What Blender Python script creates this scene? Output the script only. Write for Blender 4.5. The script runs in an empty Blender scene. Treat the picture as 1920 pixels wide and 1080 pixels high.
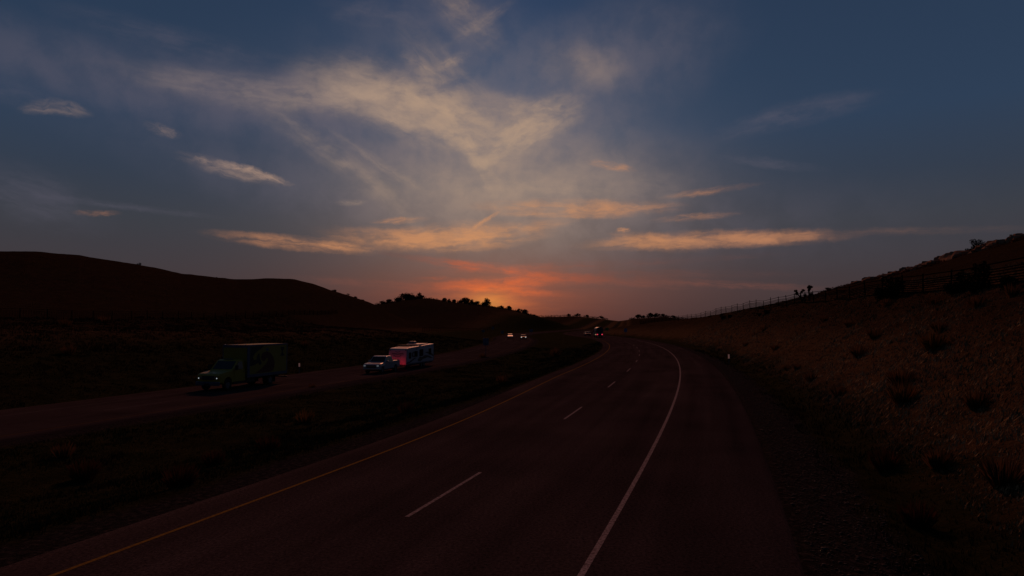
import bpy, bmesh, math, random
import numpy as np
from mathutils import Vector, Matrix, Euler

random.seed(7); RNG = np.random.default_rng(11)
R = math.radians
scene = bpy.context.scene
COL = scene.collection

# ------------------------------------------------------------------ camera
F_PX, H_CAM, Y_HOR = 1250.0, 3.6, 610.0          # photo is 1920x1080
PITCH = math.atan((Y_HOR-540)/F_PX)
cam_d = bpy.data.cameras.new('camera'); cam = bpy.data.objects.new('camera', cam_d); COL.objects.link(cam)
cam.location = (0, 0, H_CAM); cam.rotation_euler = (math.pi/2+PITCH, 0, 0)
cam_d.sensor_width = 36; cam_d.lens = 36*F_PX/1920; cam_d.clip_start = .2; cam_d.clip_end = 20000
scene.camera = cam

def ray(px, py):
    x = (px-960)/F_PX; y = -(py-540)/F_PX
    d = (x, math.cos(PITCH)-y*math.sin(PITCH), math.sin(PITCH)+y*math.cos(PITCH))
    return d
def ae(px, py):                                    # azimuth (right +) and elevation in degrees
    d = ray(px, py)
    return math.degrees(math.atan2(d[0], d[1])), math.degrees(math.atan2(d[2], math.hypot(d[0], d[1])))
def at_height(px, py, z=0.0):
    d = ray(px, py); k = (z-H_CAM)/d[2]
    return d[0]*k, d[1]*k

# ------------------------------------------------------------------ road alignment
CX, CY = -595.0, 203.0                             # first (left) bend
A1 = R(2.0); S1 = 622*A1; R2 = 700.0; B2 = R(12.0); S2 = S1+R2*B2
N1 = np.array([math.cos(A1), math.sin(A1)]); T1 = np.array([-math.sin(A1), math.cos(A1)])
C1 = np.array([CX, CY]); C2 = C1+(622+R2)*N1
def rot(v, b): return np.array([v[0]*math.cos(b)-v[1]*math.sin(b), v[0]*math.sin(b)+v[1]*math.cos(b)])
NE = rot(-N1, -B2); TE = rot(T1, -B2)
def road_coords(x, y):
    x = np.asarray(x, float); y = np.asarray(y, float)
    rx, ry = x-CX, y-CY
    rho = np.hypot(rx, ry); s = 622*np.arctan2(ry, rx)
    t = rx*T1[0]+ry*T1[1]
    qx, qy = x-C2[0], y-C2[1]
    r2 = np.hypot(qx, qy)
    b = np.arctan2(qx*T1[0]+qy*T1[1], -(qx*N1[0]+qy*N1[1]))
    rho2 = 622+R2-r2; s2 = S1+R2*b
    te = qx*TE[0]+qy*TE[1]; ne = qx*NE[0]+qy*NE[1]
    rho3 = 622+R2-ne; s3 = S2+te
    on2 = t > 0; on3 = on2 & (te > 0)
    rho = np.where(on3, rho3, np.where(on2, rho2, rho)); s = np.where(on3, s3, np.where(on2, s2, s))
    return rho, s
def pos(rho, s):
    """point and heading vector on the alignment"""
    if s <= S1:
        a = s/622; return CX+rho*math.cos(a), CY+rho*math.sin(a), (-math.sin(a), math.cos(a))
    if s <= S2:
        b = (s-S1)/R2; d = rot(-N1, -b); t = rot(T1, -b); p = C2+(R2-(rho-622))*d
    else:
        t = TE; p = C2+(R2-(rho-622))*NE+TE*(s-S2)
    return p[0], p[1], (t[0], t[1])
def S(a): return 622*R(a)

def sm(a, b, x):
    t = np.clip((np.asarray(x, float)-a)/(b-a), 0, 1); return t*t*(3-2*t)
def z_opp(s): return -1.76+1.06*sm(S(-10), S(0), s)
def d_opp(s): return -1.75+5.2*sm(S(-15), S(0), s)
def d_left(r, s): return (0 if r > 624 else .25 if r > 620 else 1.0)*-1.2*float(sm(S(-17.4), S(-14.2), s)) if r > 610 else 0.0

# ------------------------------------------------------------------ terrain
def vnoise(x, y, seed=0):
    def h(i, j):
        n = (i*374761393+j*668265263+seed*1442695041) & 0xffffffff
        n = ((n ^ (n >> 13))*1274126177) & 0xffffffff
        return ((n ^ (n >> 16)) & 0xffff)/65535.0
    xi = np.floor(x).astype(np.int64); yi = np.floor(y).astype(np.int64)
    fx = x-xi; fy = y-yi; fx = fx*fx*(3-2*fx); fy = fy*fy*(3-2*fy)
    return (h(xi, yi)*(1-fx)+h(xi+1, yi)*fx)*(1-fy)+(h(xi, yi+1)*(1-fx)+h(xi+1, yi+1)*fx)*fy
def fbm(x, y, seed=0, o=4):
    r = 0; a = .5
    for k in range(o):
        r = r+a*(vnoise(x, y, seed+k)-.5); x = x*2.03+7.1; y = y*2.03+3.7; a *= .5
    return r

def sil(pts):
    az, te = [], []
    for px, py in pts:
        d = ray(px, py); az.append(math.degrees(math.atan2(d[0], d[1]))); te.append(d[2]/math.hypot(d[0], d[1]))
    return np.array(az), np.array(te)
H1 = sil([(-700, 500), (-300, 478), (0, 473), (50, 473), (150, 480), (260, 496), (340, 514), (440, 524), (500, 523.5), (550, 524), (585, 532), (620, 544), (660, 556), (690, 566), (712, 575), (760, 596), (800, 612)])
H2 = sil([(560, 612), (640, 590), (690, 574), (714, 570), (760, 562), (785, 559), (810, 560), (850, 567), (900, 572), (920, 573.5), (950, 578), (985, 587), (1010, 594), (1050, 600), (1120, 612)])
H3 = sil([(500, 604), (960, 598), (1020, 594.5), (1080, 593), (1110, 596), (1160, 602), (1200, 597), (1250, 594), (1290, 600), (1400, 603), (1920, 603)])
def hill(az, r, Hs, r0, start, fall, base, a0=None):
    te = np.interp(az, Hs[0], Hs[1], left=-.05, right=-.05)
    top = H_CAM+r0*te
    rise = sm(start, 1.0, r/r0); rise = .55*rise+.45*np.clip((r/r0-start)/(1-start), 0, 1)
    drop = 1-.75*sm(1.0, fall, r/r0)
    return np.maximum(top-base, 0)*np.where(r < r0, rise, drop)

KF = ([-30, -20, -14.5, -11.2, -6.5, -1.9, 3.9, 12], [4.6, 5.3, 5.9, 6.5, 6.7, 5.1, 4.3, 2.6])
KR = ([-30, -15, -12, -9, -5.4, -4, -2, 2.5, 7.4, 14], [15.5, 16.2, 16, 14.6, 12.9, 11.5, 10.6, 7.6, 4.6, 2.5])
KL = ([-40, -18, -11, -5, 6, 20], [6.2, 5.3, 4.6, 4.0, 3.3, 2.0])
def terrain(x, y):
    x = np.asarray(x, float); y = np.asarray(y, float)
    rho, s = road_coords(x, y)
    a = np.degrees(s/622)
    zo, do = z_opp(s), d_opp(s)
    zf = np.interp(a, *KF); zr = np.interp(a, *KR); zl = np.interp(a, *KL)
    K = [(534+0*rho, zl), (560+0*rho, .66*zl+.34*(zo+.2)), (583+do, zo+.05), (585+do, zo-.42), (586.4+do, zo-.11), (598.4+do, zo-.11), (599.4+do, zo-.14),
         (607+do/2, np.minimum(zo-.45, -1.2)), (612+0*rho, np.minimum(zo*.55-.3, -.7)), (616.5+0*rho, -.14+0*rho), (629.9+0*rho, -.12+0*rho), (631.2+0*rho, -.30+0*rho),
         (632.6+0*rho, -.50+0*rho), (634.2+0*rho, -.05+.02*zf), (645+0*rho, zf), (656+0*rho, zf+.36*(zr-zf)), (673+0*rho, zr), (692+0*rho, zr-.6), (820+0*rho, zr*.45)]
    z = K[0][1].copy()
    for (r0, z0), (r1, z1) in zip(K, K[1:]):
        t = np.clip((rho-r0)/(r1-r0), 0, 1)
        z = np.where(rho >= r0, z0+(z1-z0)*t, z)
    z = np.where(rho >= K[-1][0], K[-1][1], z)
    az = np.degrees(np.arctan2(x, y)); r = np.hypot(x, y)
    offroad = 1-((rho > 585.6+do) & (rho < 630.3))*1.0
    # rolling hills
    base = z
    far = sm(560, 1000, r)*sm(0, 1, offroad)
    h = hill(az, r, H1, 300+40*np.clip((az+38)/24, 0, 1), .40, 2.4, base)
    h = h*sm(548, 520, rho)
    h2 = hill(az, r, H2, 540, .66, 1.8, base)*np.where(rho < 585+do, sm(584, 574, rho-do), np.where(rho > 632, 1, 0))
    h3 = hill(az, r, H3, 1500, .5, 2.2, base)
    z = z+np.maximum(np.maximum(h, h2), h3)
    # unevenness
    w = np.clip(np.maximum(sm(584+0, 560, rho-do), np.maximum(sm(634, 640, rho), .35*sm(617, 613, rho)*sm(599.5, 604, rho-do))), 0, 1)
    z = z+w*(.5*fbm(x*.22, y*.22, 3)+.9*fbm(x*.06, y*.06, 9, 3)*np.clip(r/160, .3, 1.0)+np.clip(r/200, 0, 3)*.9*fbm(x*.03, y*.03, 21, 3)*sm(120, 400, r))
    return z
def tz(x, y): return float(terrain(np.array([x]), np.array([y]))[0])
def hit(px, py, r_min=8.0, r_max=1600.0):
    """where the sight line through a photo pixel meets the terrain"""
    d = ray(px, py); n = math.hypot(d[0], d[1])
    rr = np.geomspace(r_min, r_max, 1400)
    xs = d[0]/n*rr; ys = d[1]/n*rr; zs = H_CAM+d[2]/n*rr
    g = terrain(xs, ys); below = np.nonzero(zs <= g)[0]
    if len(below) == 0:
        i = int(np.argmin(zs-g))
    else: i = int(below[0])
    return float(xs[i]), float(ys[i]), float(g[i])

# ------------------------------------------------------------------ materials
def lin(c):
    return tuple((v/255/12.92 if v <= 10.3 else ((v/255+.055)/1.055)**2.4) for v in c)
def mat(name, col, rough=.6, var=.15, scale=6.0, metal=0.0, bump=0.0, spec=.5, coat=0.0):
    m = bpy.data.materials.new(name); m.use_nodes = True; nt = m.node_tree; b = nt.nodes['Principled BSDF']
    tc = nt.nodes.new('ShaderNodeTexCoord'); nz = nt.nodes.new('ShaderNodeTexNoise'); nz.inputs['Scale'].default_value = scale; nz.inputs['Detail'].default_value = 4
    nt.links.new(tc.outputs['Object'], nz.inputs['Vector'])
    mx = nt.nodes.new('ShaderNodeMix'); mx.data_type = 'RGBA'
    mx.inputs[6].default_value = tuple(c*(1-var) for c in col)+(1,); mx.inputs[7].default_value = tuple(min(1, c*(1+var)) for c in col)+(1,)
    nt.links.new(nz.outputs[0], mx.inputs[0]); nt.links.new(mx.outputs[2], b.inputs['Base Color'])
    b.inputs['Roughness'].default_value = rough; b.inputs['Metallic'].default_value = metal; b.inputs['Specular IOR Level'].default_value = spec
    b.inputs['Coat Weight'].default_value = coat
    if bump:
        bp = nt.nodes.new('ShaderNodeBump'); bp.inputs['Strength'].default_value = bump; nt.links.new(nz.outputs[0], bp.inputs['Height']); nt.links.new(bp.outputs[0], b.inputs['Normal'])
    return m
def emit(name, col, strength):
    m = mat(name, (.5, .5, .5), .3); b = m.node_tree.nodes['Principled BSDF']
    b.inputs['Emission Color'].default_value = col+(1,); b.inputs['Emission Strength'].default_value = strength
    return m
M = dict(
    white_paint=mat('white_paint', (.55, .56, .58), .35, .06, 3, coat=.3),
    silver_paint=mat('silver_paint', (.32, .34, .37), .35, .06, 3, coat=.3),
    trailer_white=mat('trailer_white', (.38, .39, .42), .5, .06, 3),
    olive_paint=mat('yellow_paint', (.36, .265, .012), .5, .1, 2, coat=.1),
    box_yellow=mat('box_yellow', (.27, .215, .015), .6, .12, 2),
    blue_trim=mat('blue_grey_trim', (.07, .09, .14), .5, .1, 4),
    black=mat('black_plastic', (.012, .012, .013), .6, .2, 8),
    graphic_black=mat('graphic_black', (.01, .01, .011), .5, .1),
    graphic_red=mat('graphic_red', (.09, .012, .008), .5, .15),
    glass=mat('tinted_glass', (.012, .014, .018), .08, .05, 2, spec=.6),
    chrome=mat('dull_chrome', (.35, .36, .38), .3, .1, 8, metal=.9),
    tyre=mat('tyre_rubber', (.014, .014, .014), .85, .2, 20),
    rim=mat('steel_rim', (.22, .22, .23), .45, .1, 10, metal=.5),
    dark_blue=mat('dark_blue_paint', (.012, .016, .05), .4, .1, 3),
    dark_red=mat('dark_red_paint', (.10, .012, .012), .35, .1, 3, coat=.3),
    red_lens=mat('red_lens', (.25, .01, .01), .25, .1),
    sign_back=mat('sky_blue_aluminium', (.085, .14, .23), .5, .1, 8),  # blue sky reflection put into the bare metal's base colour
    sign_green=mat('sign_green', (.07, .16, .012), .5, .1),
    sign_blue=mat('sign_blue', (.13, .17, .33), .5, .1),
    post=mat('galvanised_post', (.08, .1, .13), .5, .15, 10),
    reflector=mat('white_reflector', (.88, .93, .96), .3, .03),
    wood=mat('weathered_wood', (.008, .007, .007), 1.0, .3, 9, bump=.3, spec=0),
    wire=mat('rusty_wire', (.004, .004, .004), 1.0, .2, spec=0),
    rock=mat('brown_rock', (.26, .16, .10), .95, .4, 1.2, bump=.8, spec=0),
    leaf=mat('dark_foliage', (.032, .023, .012), .9, .5, 3, spec=0),
    leaf_far=mat('far_foliage', (.028, .018, .011), .9, .5, 2, spec=0),
    tuft_dark=mat('dark_tuft', (.085, .050, .027), .9, .5, 4, spec=0),
    tuft_dry=mat('dry_tuft', (.16, .075, .022), .9, .4, 4, spec=0),
    tuft_red=mat('reddish_tuft', (.075, .026, .014), .9, .4, 4, spec=0),
    bark=mat('bark', (.02, .015, .012), .95, .3, 8, bump=.4),
    line_white=None,
    head=emit('headlight_lens', (.85, .93, 1.0), .42), head_dim=emit('headlight_dim', (.8, .9, 1.0), .075),
    head_far=emit('far_headlight_lens', (1.0, .96, .92), .75),
    tail=emit('tail_lamp_lit', (1.0, .03, .05), 21.0), tail_far=emit('tail_lamp_far', (1.0, .05, .10), .75), amber=emit('amber_lamp', (1.0, .62, .32), .34),
    tail_dim=emit('tail_lamp_dim', (1, .04, .05), .05), marker_red=emit('red_marker', (1, .04, .04), .06),
)
def worn_line(name, col, wear):
    m = mat(name, col, 1.0, .25, 9, spec=0)
    nt = m.node_tree; b = nt.nodes['Principled BSDF']; mx = [n for n in nt.nodes if n.bl_idname == 'ShaderNodeMix'][0]
    tc = [n for n in nt.nodes if n.bl_idname == 'ShaderNodeTexCoord'][0]
    nz = nt.nodes.new('ShaderNodeTexNoise'); nz.inputs['Scale'].default_value = 14; nz.inputs['Detail'].default_value = 6; nz.inputs['Roughness'].default_value = .75
    nt.links.new(tc.outputs['Object'], nz.inputs['Vector'])
    rmp = nt.nodes.new('ShaderNodeMapRange'); rmp.inputs[1].default_value = .42; rmp.inputs[2].default_value = .62; rmp.inputs[4].default_value = wear
    nt.links.new(nz.outputs[0], rmp.inputs[0])
    m2 = nt.nodes.new('ShaderNodeMix'); m2.data_type = 'RGBA'; m2.inputs[7].default_value = (.055, .03, .026, 1)
    nt.links.new(rmp.outputs[0], m2.inputs[0]); nt.links.new(mx.outputs[2], m2.inputs[6]); nt.links.new(m2.outputs[2], b.inputs['Base Color'])
    return m
M['line_white'] = worn_line('worn_white_line', (.36, .31, .31), .8)
M['line_yellow'] = worn_line('worn_yellow_line', (.26, .155, .035), .5)
M['line_yellow_old'] = worn_line('faded_yellow_line', (.16, .10, .04), .7)
M['line_old'] = worn_line('faded_line', (.17, .15, .15), .7)

def asphalt():
    m = bpy.data.materials.new('asphalt'); m.use_nodes = True; nt = m.node_tree; b = nt.nodes['Principled BSDF']; L = nt.links.new
    uv = nt.nodes.new('ShaderNodeUVMap'); tc = nt.nodes.new('ShaderNodeTexCoord')
    mp = nt.nodes.new('ShaderNodeMapping'); mp.inputs['Scale'].default_value = (1.0, .035, 1); L(uv.outputs[0], mp.inputs[0])
    streak = nt.nodes.new('ShaderNodeTexNoise'); streak.inputs['Scale'].default_value = 1.3; streak.inputs['Detail'].default_value = 5; L(mp.outputs[0], streak.inputs['Vector'])
    grain = nt.nodes.new('ShaderNodeTexNoise'); grain.inputs['Scale'].default_value = 17; grain.inputs['Detail'].default_value = 4; grain.inputs['Roughness'].default_value = .8; L(tc.outputs['Object'], grain.inputs['Vector'])
    blot = nt.nodes.new('ShaderNodeTexNoise'); blot.inputs['Scale'].default_value = .25; blot.inputs['Detail'].default_value = 4; L(tc.outputs['Object'], blot.inputs['Vector'])
    r1 = nt.nodes.new('ShaderNodeValToRGB'); r1.color_ramp.elements[0].position = .3; r1.color_ramp.elements[1].position = .7
    r1.color_ramp.elements[0].color = (.038, .028, .028, 1); r1.color_ramp.elements[1].color = (.064, .048, .048, 1); L(streak.outputs[0], r1.inputs[0])
    def mul(a, src, lo, hi):
        mr = nt.nodes.new('ShaderNodeMapRange'); mr.inputs[1].default_value = .3; mr.inputs[2].default_value = .7; mr.inputs[3].default_value = lo; mr.inputs[4].default_value = hi; L(src, mr.inputs[0])
        v = nt.nodes.new('ShaderNodeVectorMath'); v.operation = 'SCALE'; L(a, v.inputs[0]); L(mr.outputs[0], v.inputs[3]); return v.outputs[0]
    c = mul(r1.outputs[0], grain.outputs[0], .3, 1.75); c = mul(c, blot.outputs[0], .8, 1.2)
    L(c, b.inputs['Base Color']); b.inputs['Roughness'].default_value = .95; b.inputs['Specular IOR Level'].default_value = 0
    bp = nt.nodes.new('ShaderNodeBump'); bp.inputs['Strength'].default_value = .5; bp.inputs['Distance'].default_value = .02; L(grain.outputs[0], bp.inputs['Height']); L(bp.outputs[0], b.inputs['Normal'])
    return m
M['asphalt'] = asphalt()

def ground_mat():
    m = bpy.data.materials.new('dry_ground'); m.use_nodes = True; nt = m.node_tree; b = nt.nodes['Principled BSDF']; L = nt.links.new
    at = nt.nodes.new('ShaderNodeVertexColor'); at.layer_name = 'zone'; sep = nt.nodes.new('ShaderNodeSeparateColor'); L(at.outputs[0], sep.inputs[0])
    tc = nt.nodes.new('ShaderNodeTexCoord')
    def noise(sc, det, rough=.6, vec=None):
        n = nt.nodes.new('ShaderNodeTexNoise'); n.inputs['Scale'].default_value = sc; n.inputs['Detail'].default_value = det; n.inputs['Roughness'].default_value = rough
        L(vec or tc.outputs['Object'], n.inputs['Vector']); return n.outputs[0]
    def ramp(src, stops):
        r = nt.nodes.new('ShaderNodeValToRGB'); e = r.color_ramp.elements
        while len(e) < len(stops): e.new(.5)
        for k, (p, c) in enumerate(stops): e[k].position = p; e[k].color = c+(1,)
        L(src, r.inputs[0]); return r.outputs[0]
    def mix(f, a, b_):
        x = nt.nodes.new('ShaderNodeMix'); x.data_type = 'RGBA'; L(f, x.inputs[0]); L(a, x.inputs[6]); L(b_, x.inputs[7]); return x.outputs[2]
    big = noise(.03, 5); mid = noise(.5, 6, .7); fine = noise(7, 6, .8)
    mp = nt.nodes.new('ShaderNodeMapping'); mp.inputs['Scale'].default_value = (.9, 5, 5); mp.inputs['Rotation'].default_value = (0, 0, R(35)); L(tc.outputs['Object'], mp.inputs[0])
    strk = noise(1.4, 5, .75, mp.outputs[0])
    dry = mix(big, ramp(mid, [(.25, (.065, .038, .020)), (.6, (.12, .075, .038)), (.8, (.21, .135, .065))]), ramp(strk, [(.3, (.050, .030, .017)), (.55, (.11, .068, .034)), (.75, (.25, .16, .078))]))
    olive = ramp(mid, [(.25, (.014, .014, .006)), (.5, (.030, .029, .012)), (.78, (.054, .046, .018))])
    grav = ramp(fine, [(.25, (.012, .011, .011)), (.5, (.030, .026, .025)), (.75, (.085, .07, .065))])
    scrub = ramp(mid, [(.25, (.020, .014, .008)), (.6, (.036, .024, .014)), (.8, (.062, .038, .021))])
    c = mix(sep.outputs[2], dry, scrub); c = mix(sep.outputs[1], c, olive); c = mix(sep.outputs[0], c, grav)
    fr = nt.nodes.new('ShaderNodeMapRange'); fr.inputs[1].default_value = .25; fr.inputs[2].default_value = .75; fr.inputs[3].default_value = .45; fr.inputs[4].default_value = 1.5; L(fine, fr.inputs[0])
    v = nt.nodes.new('ShaderNodeVectorMath'); v.operation = 'SCALE'; L(c, v.inputs[0]); L(fr.outputs[0], v.inputs[3])
    L(v.outputs[0], b.inputs['Base Color']); b.inputs['Roughness'].default_value = 1; b.inputs['Specular IOR Level'].default_value = 0
    bp = nt.nodes.new('ShaderNodeBump'); bp.inputs['Strength'].default_value = .9; bp.inputs['Distance'].default_value = .12
    ad = nt.nodes.new('ShaderNodeMath'); ad.operation = 'ADD'; L(fine, ad.inputs[0]); L(strk, ad.inputs[1]); L(ad.outputs[0], bp.inputs['Height']); L(bp.outputs[0], b.inputs['Normal'])
    return m
M['ground'] = ground_mat()
def blade_mat():
    m = bpy.data.materials.new('grass_blades'); m.use_nodes = True; nt = m.node_tree; b = nt.nodes['Principled BSDF']
    at = nt.nodes.new('ShaderNodeVertexColor'); at.layer_name = 'tint'
    nz = nt.nodes.new('ShaderNodeTexNoise'); nz.inputs['Scale'].default_value = .4; tc = nt.nodes.new('ShaderNodeTexCoord'); nt.links.new(tc.outputs['Object'], nz.inputs['Vector'])
    mr = nt.nodes.new('ShaderNodeMapRange'); mr.inputs[1].default_value = .3; mr.inputs[2].default_value = .7; mr.inputs[3].default_value = .6; mr.inputs[4].default_value = 1.4; nt.links.new(nz.outputs[0], mr.inputs[0])
    v = nt.nodes.new('ShaderNodeVectorMath'); v.operation = 'SCALE'; nt.links.new(at.outputs[0], v.inputs[0]); nt.links.new(mr.outputs[0], v.inputs[3])
    nt.links.new(v.outputs[0], b.inputs['Base Color']); b.inputs['Roughness'].default_value = 1; b.inputs['Specular IOR Level'].default_value = 0
    return m
M['blades'] = blade_mat()

def translucent(m, fac, col=(.9, .95, 1)):
    nt = m.node_tree; b = nt.nodes['Principled BSDF']; o = [n for n in nt.nodes if n.bl_idname == 'ShaderNodeOutputMaterial'][0]
    t = nt.nodes.new('ShaderNodeBsdfTranslucent'); t.inputs[0].default_value = col+(1,); x = nt.nodes.new('ShaderNodeMixShader'); x.inputs[0].default_value = fac
    nt.links.new(b.outputs[0], x.inputs[1]); nt.links.new(t.outputs[0], x.inputs[2]); nt.links.new(x.outputs[0], o.inputs[0])
translucent(M['reflector'], .6); translucent(M['tuft_dark'], .35, (.13, .075, .038)); translucent(M['tuft_dry'], .3, (.16, .10, .04)); translucent(M['tuft_red'], .25, (.085, .042, .025))
# ------------------------------------------------------------------ object helpers
def tag(o, label=None, cat=None, group=None, kind=None):
    if label: o['label'] = label
    if cat: o['category'] = cat
    if group: o['group'] = group
    if kind: o['kind'] = kind
    return o
def empty(name, loc=(0, 0, 0), rz=0.0):
    o = bpy.data.objects.new(name, None); COL.objects.link(o); o.location = loc; o.rotation_euler = (0, 0, rz); o.empty_display_size = .3; return o
def mesh_np(name, V, Fq, material, parent=None, smooth=False):
    me = bpy.data.meshes.new(name); V = np.asarray(V, np.float32); Fq = np.asarray(Fq, np.int32); n = Fq.shape[1]
    me.vertices.add(len(V)); me.vertices.foreach_set('co', V.ravel())
    me.loops.add(Fq.size); me.loops.foreach_set('vertex_index', Fq.ravel())
    me.polygons.add(len(Fq)); me.polygons.foreach_set('loop_start', np.arange(0, Fq.size, n, dtype=np.int32))
    me.update(calc_edges=True); me.materials.append(material)
    if smooth: me.polygons.foreach_set('use_smooth', np.ones(len(Fq), bool))
    o = bpy.data.objects.new(name, me); COL.objects.link(o); o.parent = parent; return o
def copy_tree(o, parent=None):
    c = o.copy(); COL.objects.link(c)
    if parent is not None: c.parent = parent
    for ch in list(o.children): copy_tree(ch, c)
    return c

class MB:
    def __init__(s): s.bm = bmesh.new()
    def box(s, x0, x1, y0, y1, z0, z1, bev=0.0):
        r = bmesh.ops.create_cube(s.bm, size=1.0); v = r['verts']
        for q in v: q.co = Vector(((x0+x1)/2+q.co.x*(x1-x0), (y0+y1)/2+q.co.y*(y1-y0), (z0+z1)/2+q.co.z*(z1-z0)))
        if bev:
            e = list({e for q in v for e in q.link_edges}); bmesh.ops.bevel(s.bm, geom=e, offset=bev, segments=2, profile=.5, affect='EDGES')
        return s
    def tube(s, p0, p1, r, n=8, r1=None):
        p0, p1 = Vector(p0), Vector(p1); d = p1-p0; q = d.to_track_quat('Z', 'Y').to_matrix().to_4x4(); q.translation = (p0+p1)/2
        bmesh.ops.create_cone(s.bm, cap_ends=True, segments=n, radius1=r, radius2=r if r1 is None else r1, depth=d.length, matrix=q); return s
    def prism(s, pts, y0, y1):                      # polygon in x,z extruded along y
        a = [s.bm.verts.new((x, y0, z)) for x, z in pts]; b = [s.bm.verts.new((x, y1, z)) for x, z in pts]
        s.bm.faces.new(a); s.bm.faces.new(b[::-1]); n = len(pts)
        for i in range(n): s.bm.faces.new((a[i], b[i], b[(i+1) % n], a[(i+1) % n]))
        return s
    def prismx(s, pts, x0, x1):                     # polygon in y,z extruded along x
        a = [s.bm.verts.new((x0, y, z)) for y, z in pts]; b = [s.bm.verts.new((x1, y, z)) for y, z in pts]
        s.bm.faces.new(a); s.bm.faces.new(b[::-1]); n = len(pts)
        for i in range(n): s.bm.faces.new((a[i], b[i], b[(i+1) % n], a[(i+1) % n]))
        return s
    def body(s, pts, w, taper=None, edge=.06):
        """side profile lofted across the width, edges rounded in, greenhouse narrowed"""
        cx = sum(p[0] for p in pts)/len(pts); cz = sum(p[1] for p in pts)/len(pts)
        rows = []
        for y, k in ((-w, .0), (-w+edge*.35, .7), (-w+edge, 1.0), (0, 1.02), (w-edge, 1.0), (w-edge*.35, .7), (w, 0.0)):
            row = []
            for x, z in pts:
                kk = 1 if k > 1 else k
                xx = x-(1-kk)*edge*np.sign(x-cx)*.6; zz = z-(1-kk)*edge*np.sign(z-cz)*.6
                yy = y*(taper(x, z) if taper else 1)
                row.append(s.bm.verts.new((xx, yy, zz)))
            rows.append(row)
        n = len(pts)
        s.bm.faces.new(rows[0]); s.bm.faces.new(rows[-1][::-1])
        for a, b in zip(rows, rows[1:]):
            for i in range(n): s.bm.faces.new((a[i], b[i], b[(i+1) % n], a[(i+1) % n]))
        return s
    def quad_slab(s, pts, nrm, t):
        nrm = Vector(nrm).normalized()*t; a = [s.bm.verts.new(Vector(p)) for p in pts]; b = [s.bm.verts.new(Vector(p)+nrm) for p in pts]
        s.bm.faces.new(a); s.bm.faces.new(b[::-1]); n = len(pts)
        for i in range(n): s.bm.faces.new((a[i], b[i], b[(i+1) % n], a[(i+1) % n]))
        return s
    def build(s, name, material, parent=None, smooth=False):
        bmesh.ops.recalc_face_normals(s.bm, faces=s.bm.faces)
        me = bpy.data.meshes.new(name); s.bm.to_mesh(me); s.bm.free(); me.materials.append(material)
        if smooth:
            for p in me.polygons: p.use_smooth = True
        o = bpy.data.objects.new(name, me); COL.objects.link(o); o.parent = parent; return o

# ------------------------------------------------------------------ ground sheet
def build_ground():
    az = np.concatenate([np.arange(-180, -50, 2.5), np.arange(-50, -41, .6), np.arange(-41, 41, .13), np.arange(41, 50, .6), np.arange(50, 180, 2.5)])
    rr = np.concatenate([np.geomspace(1.2, 700, 430), np.geomspace(720, 9000, 60)])
    A, Rr = np.meshgrid(np.radians(az), rr, indexing='ij'); X = Rr*np.sin(A); Y = Rr*np.cos(A)
    Z = terrain(X.ravel(), Y.ravel()).reshape(X.shape)
    na, nr = X.shape
    V = np.stack([X, Y, Z], -1).reshape(-1, 3); V = np.vstack([V, [[0, 0, tz(0, 0.01)]]])
    i, j = np.meshgrid(np.arange(na), np.arange(nr-1), indexing='ij'); i2 = (i+1) % na
    Fq = np.stack([i*nr+j, i*nr+j+1, i2*nr+j+1, i2*nr+j], -1).reshape(-1, 4)
    # centre fan as degenerate-free quads: join pairs of columns to the middle
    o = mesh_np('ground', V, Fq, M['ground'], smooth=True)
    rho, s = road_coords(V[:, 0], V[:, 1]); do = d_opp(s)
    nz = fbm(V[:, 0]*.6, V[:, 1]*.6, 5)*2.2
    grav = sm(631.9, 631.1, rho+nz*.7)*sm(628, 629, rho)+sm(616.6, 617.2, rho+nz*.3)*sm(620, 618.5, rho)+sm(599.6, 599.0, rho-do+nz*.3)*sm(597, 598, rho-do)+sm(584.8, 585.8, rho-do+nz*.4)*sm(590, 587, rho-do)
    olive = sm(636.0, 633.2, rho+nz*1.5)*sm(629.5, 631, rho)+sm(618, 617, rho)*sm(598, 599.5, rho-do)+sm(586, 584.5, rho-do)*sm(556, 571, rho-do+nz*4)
    scrub = np.clip(sm(575, 540, rho-do+nz*6)*.9+sm(646, 655, rho)*.9+.7*sm(637, 643, rho+nz)*sm(646.5, 645.5, rho), 0, 1)  # hill scrub; last term paints the cut slope's light gradient, darker towards the fence
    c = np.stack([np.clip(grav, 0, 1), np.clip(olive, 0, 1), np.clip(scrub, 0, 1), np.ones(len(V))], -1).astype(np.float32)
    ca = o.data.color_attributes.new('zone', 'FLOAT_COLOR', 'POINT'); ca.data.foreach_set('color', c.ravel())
    tag(o, kind='structure'); return o
ground = build_ground()

# ------------------------------------------------------------------ carriageways
S_BACK, S_END = S(-48), S2+420
def strip(name, rhos, zfun, dfun, s0, s1, step, material, parent=None, dz=0.0, skirt=.0):
    n = max(2, int((s1-s0)/step)+1); ss = np.linspace(s0, s1, n); V = []; uv = []
    for s in ss:
        for k, r in enumerate(rhos):
            x, y, _ = pos(r+float(dfun(s))+d_left(r, s), s); z = float(zfun(s))+dz
            if skirt and k in (0, len(rhos)-1): z -= skirt
            V.append((x, y, z)); uv.append((r-600, s))
    m = len(rhos); F = []
    for i in range(n-1):
        for k in range(m-1): F.append((i*m+k, i*m+k+1, (i+1)*m+k+1, (i+1)*m+k))
    o = mesh_np(name, V, F, material, parent)
    u = o.data.uv_layers.new(name='UVMap'); idx = np.array(F).ravel(); u.data.foreach_set('uv', np.array(uv, np.float32)[idx].ravel())
    return o
zero = lambda s: 0.0
road = strip('road', [618.05, 618.25, 619.4, 622.7, 626.4, 629.5, 629.7], zero, zero, S_BACK, S_END, 1.6, M['asphalt'], skirt=.2); tag(road, kind='structure')
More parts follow.
